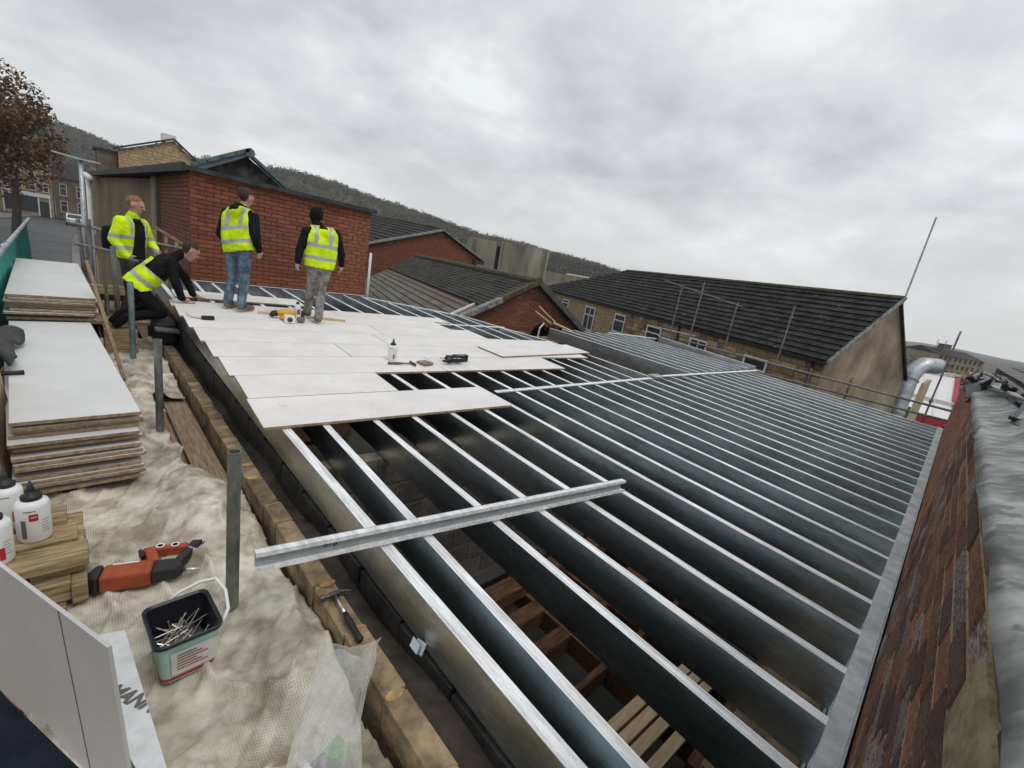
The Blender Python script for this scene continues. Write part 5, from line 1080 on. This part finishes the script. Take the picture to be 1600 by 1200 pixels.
# ================================================================== PEOPLE
def capsule(mb, a, b, ra, rb, n=12):
    a, b = Vector(a), Vector(b); d = b - a
    d = d.normalized() if d.length > 1e-6 else Vector((0, 0, 1)); u = d.orthogonal().normalized(); v = d.cross(u); rings = []
    for c, r, ts_ in ((a, ra, (-80, -50, -25, 0)), (b, rb, (0, 25, 50, 80))):
        for t in ts_:
            t = R(t); rings.append([c + d * r * math.sin(t) + (u * math.cos(2 * math.pi * k / n) + v * math.sin(2 * math.pi * k / n)) * r * math.cos(t) for k in range(n)])
    mb.loft(rings)
def segd(p, a, b):
    ab = b - a; t = 0 if ab.length_squared < 1e-9 else max(0, min(1, (p - a).dot(ab) / ab.length_squared)); return (p - a - ab * t).length, t
def person(label, base, bones, mats_, hook=None, vest=None, voxel=.0115):
    """bones: (a, b, ra, rb, slot). One continuous remeshed body; the vest is a child shell."""
    root = thing('person', label, 'person', base)
    mb = MB()
    for a, b, ra, rb, s_ in bones: capsule(mb, a, b, ra, rb)
    o = mb.build('body_tmp', skin)
    md = o.modifiers.new('r', 'REMESH'); md.mode = 'VOXEL'; md.voxel_size = voxel
    sm_ = o.modifiers.new('s', 'SMOOTH'); sm_.factor = .5; sm_.iterations = 3
    bpy.context.view_layer.update()
    me = bpy.data.meshes.new_from_object(o.evaluated_get(bpy.context.evaluated_depsgraph_get())); bpy.data.objects.remove(o)
    me.materials.clear()
    for m in mats_: me.materials.append(m)
    npol = len(me.polygons); cen = np.empty(npol * 3); me.polygons.foreach_get('center', cen); cen = cen.reshape(-1, 3)
    best = np.full(npol, 9.0); sl_ = np.zeros(npol, int)
    for a, b, ra, rb, s_ in bones:
        a = np.array(a); ab = np.array(b) - a; t = np.clip(((cen - a) @ ab) / max(ab @ ab, 1e-9), 0, 1)
        d = np.linalg.norm(cen - a - t[:, None] * ab, axis=1) - ra - (rb - ra) * t; k_ = d < best; best[k_] = d[k_]; sl_[k_] = s_
    slots = sl_.tolist()
    if hook:
        for k, pl in enumerate(me.polygons):
            h = hook(pl.center, slots[k])
            if h is not None: slots[k] = h
    me.polygons.foreach_set('material_index', slots); me.polygons.foreach_set('use_smooth', [True] * npol)
    # wrinkles
    nv = len(me.vertices); co = np.empty(nv * 3); no = np.empty(nv * 3); me.vertices.foreach_get('co', co); me.vertex_normals.foreach_get('vector', no); co = co.reshape(-1, 3); no = no.reshape(-1, 3)
    wr = np.array([noise.noise(Vector(p) * 9) * .006 + noise.noise(Vector(p) * 21) * .004 for p in co]); co = co + no * wr[:, None]
    me.vertices.foreach_set('co', co.ravel())
    off = Vector(base)
    body = me
    if vest:
        vm = MB(); vi = {}; vmats, test, band, thick = vest
        for k, pl in enumerate(body.polygons):
            if test(pl.center, slots[k]):
                ids = []
                for i in pl.vertices:
                    if i not in vi:
                        vi[i] = len(vm.v); vm.v.append(tuple(co[i] + no[i] * (thick + .008 * noise.noise(Vector(co[i]) * 8))))
                    ids.append(vi[i])
                vm.f.append(ids); vm.mi.append(band(pl.center))
        vo = vm.build('hi_vis_vest', vmats, root, smooth=True); sd_ = vo.modifiers.new('s', 'SOLIDIFY'); sd_.thickness = .008; sd_.offset = 0
        sm2 = vo.modifiers.new('sm', 'SMOOTH'); sm2.factor = .5; sm2.iterations = 4
    body.vertices.foreach_set('co', (co - np.array(base)).ravel()); body.update()
    bo = bpy.data.objects.new('body', body); col.objects.link(bo); bo.parent = root
    return root
def frame(base, F):
    F = Vector((*F, 0)).normalized(); S = Vector((F.y, -F.x, 0)); b = Vector(base)
    return lambda s, f, u: b + S * s + F * f + Vector((0, 0, u))
def hand_bones(w, dirv, palmn, slot, sc=1.0, curl=.5, side=1):
    """w wrist, dirv direction of fingers, palmn palm normal"""
    w = Vector(w); d = Vector(dirv).normalized(); n = Vector(palmn); n = (n - d * n.dot(d)).normalized(); s = d.cross(n) * side
    out = [(w, w + d * .05 * sc, .028, .032, slot), (w + d * .055 * sc - s * .018, w + d * .055 * sc + s * .022, .022, .022, slot)]
    for k, (ox, L_) in enumerate(((-.030, .055), (-.010, .070), (.011, .075), (.031, .066))):
        a = w + (d * .075 + s * ox) * sc; b = a + (d * (1 - curl * .4) + n * curl * .6).normalized() * L_ * .55 * sc; c = b + (d * (1 - curl) + n * curl).normalized() * L_ * .5 * sc
        out += [(a, b, .0105, .0098, slot), (b, c, .0098, .0085, slot)]
    a = w + (d * .03 + s * .03) * sc; b = a + (d * .55 + s * .6 + n * .35).normalized() * .045 * sc; out += [(a, b, .013, .012, slot), (b, b + (d * .8 + n * .5).normalized() * .032 * sc, .012, .009, slot)]
    return out
def head_bones(c, f, slot, hslot, sc=1.0, hat=False, tilt=0.0):
    """c head centre, f facing (3d)"""
    c = Vector(c); f = Vector(f).normalized(); s = f.cross(Vector((0, 0, 1))).normalized(); u = s.cross(f).normalized()
    P_ = lambda a, b, d: c + s * a * sc + f * b * sc + u * d * sc
    b = [(P_(0, -.02, .035), P_(0, .012, .03), .086 * sc, .08 * sc, slot), (P_(0, .025, -.02), P_(0, .03, -.085), .066 * sc, .042 * sc, slot), (P_(0, .092, .0), P_(0, .108, -.022), .010 * sc, .014 * sc, slot),
         (P_(-.025, .085, .022), P_(.025, .085, .022), .014 * sc, .014 * sc, slot), (P_(-.014, .072, -.06), P_(.014, .072, -.06), .012 * sc, .012 * sc, slot)]
    for q in (-1, 1): b.append((P_(q * .083, -.005, .012), P_(q * .087, -.012, -.022), .016 * sc, .012 * sc, slot))
    b.append((P_(0, -.035, .05), P_(0, -.01, .065), .088 * sc, .078 * sc, hslot))
    def hook(p, sl):
        if sl not in (slot, hslot): return None
        v = (p - c) / sc; a, bb, d = v.dot(s), v.dot(f), v.dot(u)
        if v.length > .2: return None
        for q in (-1, 1):
            if (Vector((a - q * .032, bb - .085, d - .012))).length < .013: return hslot
        if d > .06 - .1 * max(0, -bb) * 1.2 and not (bb > .055 and d < .085): return hslot
        if bb < -.03 and d > -.055: return hslot
        if hat and (bb < .05): return hslot
        return slot
    return b, hook
def standing(j, mats_s, legs, arms, headc, headf, hat=False, torso=1.0, sc=1.0, hips=(-.085, .085)):
    """slots: 0 top 1 trousers 2 boots 3 skin 4 hair 5 glove"""
    b = []
    hipL, hipR = j(hips[0], 0, legs['hip']), j(hips[1], 0, legs['hip'])
    for hp_, kn, an, to in ((hipL, legs['kL'], legs['aL'], legs['tL']), (hipR, legs['kR'], legs['aR'], legs['tR'])):
        kn, an, to = j(*kn), j(*an), j(*to)
        b += [(hp_, kn, .092, .066, 1), (kn, an, .066, .056, 1), (an, an + (to - an) * .1, .058, .06, 1)]
        hl = an + Vector((0, 0, -.045)) - (to - an).normalized() * .03
        b += [(hl, to, .040, .036, 2), (an + Vector((0, 0, -.02)), hl.lerp(to, .5) + Vector((0, 0, .012)), .045, .04, 2)]
    b += [(hipL, hipR, .10, .10, 1)]
    shL, shR = j(*arms['sL']), j(*arms['sR']); mid = j(*arms['mid'])
    for sh, hp_ in ((shL, hipL), (shR, hipR)):
        inn = sh.lerp((shL + shR) / 2, .42)
        b += [(inn - Vector((0, 0, .05)), hp_ + Vector((0, 0, .10)), .105, .108, 0)]
    b += [(shL.lerp(shR, .12), shL.lerp(shR, .88), .07, .07, 0), (mid, j(0, 0, legs['hip'] + .12), .115, .115, 0), (hipL + Vector((0, 0, .06)), hipR + Vector((0, 0, .06)), .107, .107, 0)]
    nk = Vector(headc) - Vector((0, 0, .075)) - Vector(headf) * .02
    b += [((shL + shR) / 2 + Vector((0, 0, .03)), nk, .06, .055, 3 if not hat else 0), ((shL + shR) / 2 + Vector((0, 0, .0)), ((shL + shR) / 2).lerp(nk, .6), .085, .068, 0)]
    for sh, el, wr, hd, sd_ in ((shL, arms['eL'], arms['wL'], arms['hL'], -1), (shR, arms['eR'], arms['wR'], arms['hR'], 1)):
        el, wr, hd = j(*el), j(*wr), j(*hd)
        b += [(sh, el, .066, .054, 0), (el, wr, .054, .043, 0)]
        b += hand_bones(wr, hd - wr, j(-sd_, .35, 0) - j(0, 0, 0), 5, .95, .55, sd_)
    hb, hk = head_bones(headc, headf, 3, 4, 1.0, hat)
    return b + hb, hk
# --- man in blue jeans
zb = rz(7.4) + .027
bs = (.76, 7.40, zb); F1 = (.72, .69); j = frame(bs, F1)
hc = j(.03, .09, 1.49)
bn, hk = standing(j, None, dict(hip=.84, kL=(-.10, .03, .46), aL=(-.12, -.03, .10), tL=(-.14, .16, .045), kR=(.09, .0, .46), aR=(.09, -.06, .10), tR=(.12, .14, .045)),
                  dict(sL=(-.185, .03, 1.27), sR=(.185, .03, 1.27), mid=(0, .03, 1.12), eL=(-.25, .0, 1.0), wL=(-.23, .12, .86), hL=(-.22, .18, .78), eR=(.26, -.04, 1.02), wR=(.25, .05, .86), hR=(.25, .09, .75)), hc, Vector((.86, .42, -.28)))
bn.append((j(0, -.06, 1.33), j(0, -.02, 1.36), .075, .07, 0))   # hood
ax0 = .80
def vtest(lo_, hi_, jb=bs):
    return lambda c, s_: (s_ == 0 or (s_ == 1 and c.z > jb[2] + .8)) and lo_ < c.z - jb[2] < hi_
def inarm(bnl):
    segs = [(Vector(a), Vector(b), ra, rb) for a, b, ra, rb in bnl]
    return lambda c: any((lambda q: q[0] - (ra + (rb - ra) * q[1]) < .012 and (c - a).length > .055)(segd(c, a, b)) for a, b, ra, rb in segs)
def make_vest(jj, base, lo_, hi_, armsegs, tilt=0.0, braces=True, halfw=.09):
    ia = inarm(armsegs); o_ = jj(0, 0, 0); S_ = (jj(1, 0, 0) - o_); F_ = (jj(0, 1, 0) - o_)
    def test(c, s_):
        v = c - o_; h = v.z + tilt * v.dot(S_)
        return s_ in (0, 1) and lo_ < h < hi_ and (abs(v.dot(S_)) < .13 or not ia(c)) and not (h > hi_ - .035 and abs(v.dot(S_)) < .05)
    def band(c):
        v = c - o_; h = v.z + tilt * v.dot(S_)
        for z in (lo_ + .10, lo_ + .27):
            if z < h < z + .05: return 1
        if braces and h > lo_ + .31 and abs(abs(v.dot(S_)) - halfw) < .024: return 1
        return 0
    return ([hivis, refl], test, band, .02)
arm1 = [(j(-.185, .03, 1.27), j(-.25, .0, 1.0), .066, .054), (j(.185, .03, 1.27), j(.26, -.04, 1.02), .066, .054), (j(.26, -.04, 1.02), j(.25, .05, .86), .054, .043), (j(-.25, 0, 1.0), j(-.23, .12, .86), .054, .043)]
person('man in blue jeans and yellow hi-vis vest standing turned away to the right', bs, bn, [blackc, jean, boot, skin, hair, glove], hk, make_vest(j, bs, .80, 1.36, arm1, tilt=-.25))
# --- man in grey trousers
zb = rz(6.9) + .027
bs = (1.66, 6.92, zb); j = frame(bs, (.10, .995)); hc = j(-.08, .05, 1.445)
bn, hk = standing(j, None, dict(hip=.82, kL=(-.075, .12, .46), aL=(-.07, .24, .11), tL=(-.13, .40, .05), kR=(.04, .03, .45), aR=(-.01, -.14, .10), tR=(.0, .05, .045)),
                  dict(sL=(-.195, .0, 1.24), sR=(.195, .0, 1.26), mid=(0, .0, 1.1), eL=(-.275, -.02, 1.0), wL=(-.29, .0, .82), hL=(-.30, .03, .72), eR=(.275, -.02, 1.02), wR=(.30, .02, .86), hR=(.315, .05, .75)), hc, Vector((-.1, .97, -.25)), hat=True)
arm2 = [(j(-.195, 0, 1.24), j(-.275, -.02, 1.0), .066, .054), (j(.195, 0, 1.26), j(.275, -.02, 1.02), .066, .054), (j(-.275, -.02, 1.0), j(-.29, 0, .82), .054, .043), (j(.275, -.02, 1.02), j(.30, .02, .86), .054, .043)]
person('man in grey trousers, black hood and yellow hi-vis vest walking away', bs, bn, [blackc, greyt, boot, blackc, blackc, glove], None, make_vest(j, bs, .78, 1.33, arm2, tilt=.04, halfw=.10))
# --- kneeling man
bs = (-.1, 7.75, -.1)
V = Vector
hipL, hipR, shR, shL = V((-.30, 7.86, .52)), V((-.29, 7.70, .50)), V((.05, 7.63, .86)), V((.07, 7.95, .88))
bn = [(hipL, hipR, .105, .105, 1), (hipR, V((-.06, 7.64, .20)), .10, .075, 1), (V((-.06, 7.64, .20)), V((-.40, 7.66, .12)), .075, .055, 1), (hipL, V((-.08, 7.92, .22)), .10, .075, 1), (V((-.08, 7.92, .22)), V((-.42, 7.88, .14)), .075, .055, 1),
      (V((-.42, 7.66, .11)), V((-.50, 7.66, .02)), .05, .045, 2), (V((-.44, 7.88, .13)), V((-.52, 7.88, .04)), .05, .045, 2),
      (hipL + V((.03, -.03, .03)), shL + V((-.04, -.06, -.04)), .11, .11, 0), (hipR + V((.03, .03, .03)), shR + V((-.04, .06, -.04)), .11, .11, 0), (shL, shR, .075, .075, 0), (V((-.28, 7.78, .52)), V((.02, 7.79, .84)), .12, .125, 0),
      (shR, V((.10, 7.58, .60)), .07, .056, 0), (V((.10, 7.58, .60)), V((.17, 7.66, .41)), .056, .043, 0), (shL, V((.26, 8.02, .64)), .07, .056, 0), (V((.26, 8.02, .64)), V((.34, 7.98, .43)), .056, .043, 0),
      (V((.06, 7.79, .88)), V((.19, 7.79, .98)), .075, .06, 0), (V((.12, 7.79, .93)), V((.22, 7.79, .99)), .058, .056, 3)]
bn += hand_bones(V((.18, 7.67, .395)), (1, .12, -.22), (0, 0, -1), 5, 1.0, .08, 1) + hand_bones(V((.35, 7.98, .405)), (1, .1, -.16), (0, 0, -1), 5, 1.0, .08, -1)
hb, hk = head_bones(V((.29, 7.79, 1.02)), V((.88, -.05, -.45)), 3, 4); bn += hb
segs3 = [(shR, V((.10, 7.58, .60)), .07, .056), (V((.10, 7.58, .60)), V((.17, 7.66, .41)), .056, .043), (shL, V((.26, 8.02, .64)), .07, .056), (V((.26, 8.02, .64)), V((.34, 7.98, .43)), .056, .043)]
ia3 = inarm(segs3); axd = (V((.06, 7.79, .87)) - V((-.29, 7.78, .51))).normalized()
t3 = lambda c: (c - V((-.29, 7.78, .51))).dot(axd)
person('kneeling man in black with a hi-vis vest ridden up, both hands on the deck boards', bs, bn, [blackc, blackc, blackc, skin, hair, skin], hk,
       ([hivis, refl], lambda c, s_: s_ in (0, 1) and -.02 < t3(c) < .40 and c.z > .47 and not ia3(c) and not (t3(c) > .26 and c.y < 7.70), lambda c: 1 if (.08 < t3(c) < .135 or .24 < t3(c) < .29) else 0, .03))
mb = MB(); mb.box(-.14, .09, 7.5, 8.02, -.195, .10); tag(mb.build('kneeling_pad', blackp, bevel=.03), 'dark kneeling pad on the parapet under the kneeling man', 'pad')
mb = MB(); mb.obox((-.02, 7.42, .02), (.26, 0, -.03), (0, .14, 0), (0, 0, .045)); tag(mb.build('grey_foam_strip', mat('grey_foam', (.13, .135, .135), .8, 0, .2, 9), bevel=.015), 'grey foam strip beside the kneeling man on the parapet', 'foam strip')
for k, yy in enumerate((7.66, 7.88)):
    mb = MB(); mb.box(-.62, -.3, yy - .07, yy + .07, -.42, -.03); tag(mb.build('timber_block', palw, bevel=.006), 'timber block under the %s boot of the kneeling man' % ('near' if k == 0 else 'far'), 'block', 'blocks under the kneeling man')
# --- man in hi-vis jacket
bs = (-.23, 9.12, -.12); j = frame(bs, (.72, -.69)); hc = j(.0, .10, 1.60)
bn, hk = standing(j, None, dict(hip=.86, kL=(-.10, .05, .47), aL=(-.12, -.02, .10), tL=(-.14, .16, .045), kR=(.10, .05, .47), aR=(.12, -.02, .10), tR=(.14, .16, .045)),
                  dict(sL=(-.20, .03, 1.36), sR=(.20, .03, 1.36), mid=(0, .03, 1.2), eL=(-.30, .06, 1.10), wL=(-.24, .20, .98), hL=(-.20, .28, .93), eR=(.29, .0, 1.10), wR=(.24, .14, .90), hR=(.20, .22, .83)), hc, Vector((.86, -.48, -.16)))
for q in range(len(bn)):
    a, b, ra, rb, s_ = bn[q]
    if s_ == 0: bn[q] = (a, b, ra * 1.12, rb * 1.12, 0)
o_ = j(0, 0, 0); S4 = j(1, 0, 0) - o_; F4 = j(0, 1, 0) - o_
def hk4(c, sl):
    h = hk(c, sl)
    if h is not None: return h
    v = c - o_
    if sl == 0 and v.dot(F4) > .03 and abs(v.dot(S4) + .01) < .105 - .10 * (v.z - 1.1) and .8 < v.z < 1.42: return 6
    if sl == 0:
        for z in (.98, 1.13):
            if z < v.z < z + .05: return 7
        if abs(abs(v.dot(S4)) - .13) < .022 and v.z > 1.2: return 7
    return None
person('man in an open yellow hi-vis jacket leaning over behind the kneeling man', bs, bn, [hivis, mat('khaki_trousers', (.05, .045, .035), .9, 0, .3, 12), boot, skin, hairg, glove, blackc, refl], hk4)

# ================================================================== STREET THINGS
# russet tree
def tree(label, base, trunk_h, crown_c, crown_r, n, m_l, m_t, seed):
    rr = random.Random(seed); base = Vector(base); cc = Vector(crown_c); root = thing('street_tree', label, 'tree', base)
    mb = MB(); top = base + Vector((.2, 0, trunk_h)); mb.path([base, base.lerp(top, .5) + Vector((.1, 0, 0)), top, cc + Vector((0, 0, crown_r.z * .5))], [.34, .26, .2, .05], 10)
    tips = []
    for k in range(22):
        a = rr.uniform(0, 6.28); e_ = rr.uniform(.1, 1.2); s = top.lerp(cc, rr.uniform(0, .9)); t = cc + Vector((crown_r.x * math.cos(a) * math.cos(e_ - .4) * .8, crown_r.y * math.sin(a) * math.cos(e_ - .4) * .8, crown_r.z * rr.uniform(-.7, .9)))
        mid = s.lerp(t, .5) + Vector((rr.uniform(-.4, .4), rr.uniform(-.4, .4), rr.uniform(0, .5))); mb.path([s, mid, t], [.11, .06, .02], 6); tips += [mid, t]
    mb.build('trunk', bark, root)
    for k, (m, frac) in enumerate(m_l):
        lb = MB()
        for _ in range(int(n * frac)):
            c = rr.choice(tips) + Vector((rr.gauss(0, 1), rr.gauss(0, 1), rr.gauss(0, .8))) * 1.25
            v = c - cc
            if (v.x / crown_r.x) ** 2 + (v.y / crown_r.y) ** 2 + (v.z / crown_r.z) ** 2 > 1.15: continue
            if noise.noise(c * .55) < -.22 or noise.noise(c * 1.5) < -.32: continue
            a = Vector((rr.uniform(-1, 1), rr.uniform(-1, 1), rr.uniform(-1, 1))).normalized() * rr.uniform(.09, .22); b = Vector((rr.uniform(-1, 1), rr.uniform(-1, 1), rr.uniform(-1, 1))).normalized() * rr.uniform(.07, .16)
            lb.add([c - a, c + b, c + a, c - b], [(0, 1, 2, 3)])
        tag(lb.build('crown', m, root), kind='stuff')
tree('russet autumn street tree with a slim trunk at the far left', (-4.3, 60, gz), 5.2, (-7.2, 60.5, 5.2), Vector((6.3, 4.8, 6.0)), 38000, ((leafr, .65), (leafg, .35)), bark, 1)
# lamp post
root = thing('street_lamp', 'grey street lamp with pale twin arms beyond the scaffold end', 'street lamp', (-.45, 27, gz))
mb = MB(); mb.tube((-.45, 27, gz), (-.42, 27, 2.78), .11, .07, 12); mb.build('post', galv_dull, root, smooth=True)
mb = MB(); mb.bar((-1.2, 27.6, 2.93), (-.35, 27.0, 2.82), .2, .05); mb.build('lamp_arm', mat('pale_lamp_arm', (.45, .55, .55), .4, .1), root)
mb = MB(); mb.bar((-.5, 27.0, 2.82), (.12, 26.6, 2.80), .2, .05); mb.build('lamp_arm', mat('pale_lamp_arm', (.45, .55, .55)), root)
# parked car
root = thing('parked_car', 'small white car parked at the street bend below the lamp', 'car', (-.2, 92, gz))
mb = MB(); prof = [(-2, .35), (-2.05, .8), (-1.5, .95), (-.9, 1.42), (.7, 1.45), (1.4, .98), (2.0, .9), (2.05, .35)]
mb.prism([(-.85 - .4, 92 + y, gz + z) for y, z in prof], (1.7, 0, 0)); mb.build('body', whitepaint, root, bevel=.06)
mb = MB(); mb.prism([(-1.15, 90.43, gz + .98), (.35, 90.43, gz + .98), (.25, 90.98, gz + 1.38), (-1.05, 90.98, gz + 1.38)], (0, -.03, .01)); mb.build('windscreen', glass, root)
for sx in (-1.22, .42):
    for yy in (90.7, 93.3):
        mb = MB(); mb.tube((sx - .08, yy, gz + .22), (sx + .08, yy, gz + .22), .32, n=14); w_ = mb.build('wheel', blackp, root)
for sx in (-1.05, .25):
    mb = MB(); mb.box(sx - .15, sx + .15, 89.9, 89.96, gz + .6, gz + .75); mb.build('headlight', chrome, root)
# netting and rail along the street side of the scaffold
root = thing('debris_netting', 'teal debris netting tied along the street side guard rail', 'netting', (-1.5, 9, .3))
mb = MB(); nx, nz = 90, 10
def np_(i, k):
    y = 6.2 + i * .085; t = k / nz; top_ = .74 + .012 * (y - 7.6)
    return (-1.43 - .02 * (y - 7.6) * .3 + .035 * math.sin(y * 5) * t + .05 * noise.noise(Vector((y * 2.2, t * 3, 0))) * (t + .2), y, top_ - t * 1.15 + .02 * math.sin(y * 9) * (1 - t))
mb.add([np_(i, k) for i in range(nx + 1) for k in range(nz + 1)], [(i * (nz + 1) + k, (i + 1) * (nz + 1) + k, (i + 1) * (nz + 1) + k + 1, i * (nz + 1) + k + 1) for i in range(nx) for k in range(nz)])
o = mb.build('net', netm, root, smooth=True); o.modifiers.new('s', 'SOLIDIFY').thickness = .003
tubeth('guard_rail', (-1.40, 5.5, .72), (-1.44, 13.9, .85), 'grey guard rail tube above the teal netting', r=.026, m=galv_dull)
for i in range(5):
    mb = MB(); y = 7.4 + i * 1.3; mb.lathe([(.03, -.012), (.036, 0), (.03, .012)], (-1.41 - .005 * i, y, .745 + .0155 * (y - 7.4)), 10, (0, 1, 0)); mb.build('tie', netm, root)
# bollards along the left footway
for i in range(5):
    y = 44 + i * 9; root = thing('bollard', 'pale stone bollard on the left footway, %s from the camera' % ORD[i], 'bollard', (-8.6, y, gz), 'bollards on the left footway')
    mb = MB(); mb.lathe([(.16, 0), (.15, .9), (.1, 1.0)], (0, 0, 0), 10); mb.build('post', pavem, root, local=True)
    mb = MB(); mb.lathe([(.17, .75), (.17, .85)], (0, 0, 0), 10); mb.build('band', whitepaint, root, local=True)

# ------------------------------------------------------------------ air
hm_ = bpy.data.materials.new('haze_air'); hm_.use_nodes = True; t_ = hm_.node_tree; t_.nodes.clear()
pvn = t_.nodes.new('ShaderNodeVolumePrincipled'); pvn.inputs['Color'].default_value = (.97, .985, 1.0, 1); pvn.inputs['Density'].default_value = .00042
on2 = t_.nodes.new('ShaderNodeOutputMaterial'); t_.links.new(pvn.outputs[0], on2.inputs['Volume'])
mb = MB(); mb.box(-2100, 2100, -2100, 2100, -40, 90); hz_o = mb.build('haze', hm_); tag(hz_o, kind='stuff')
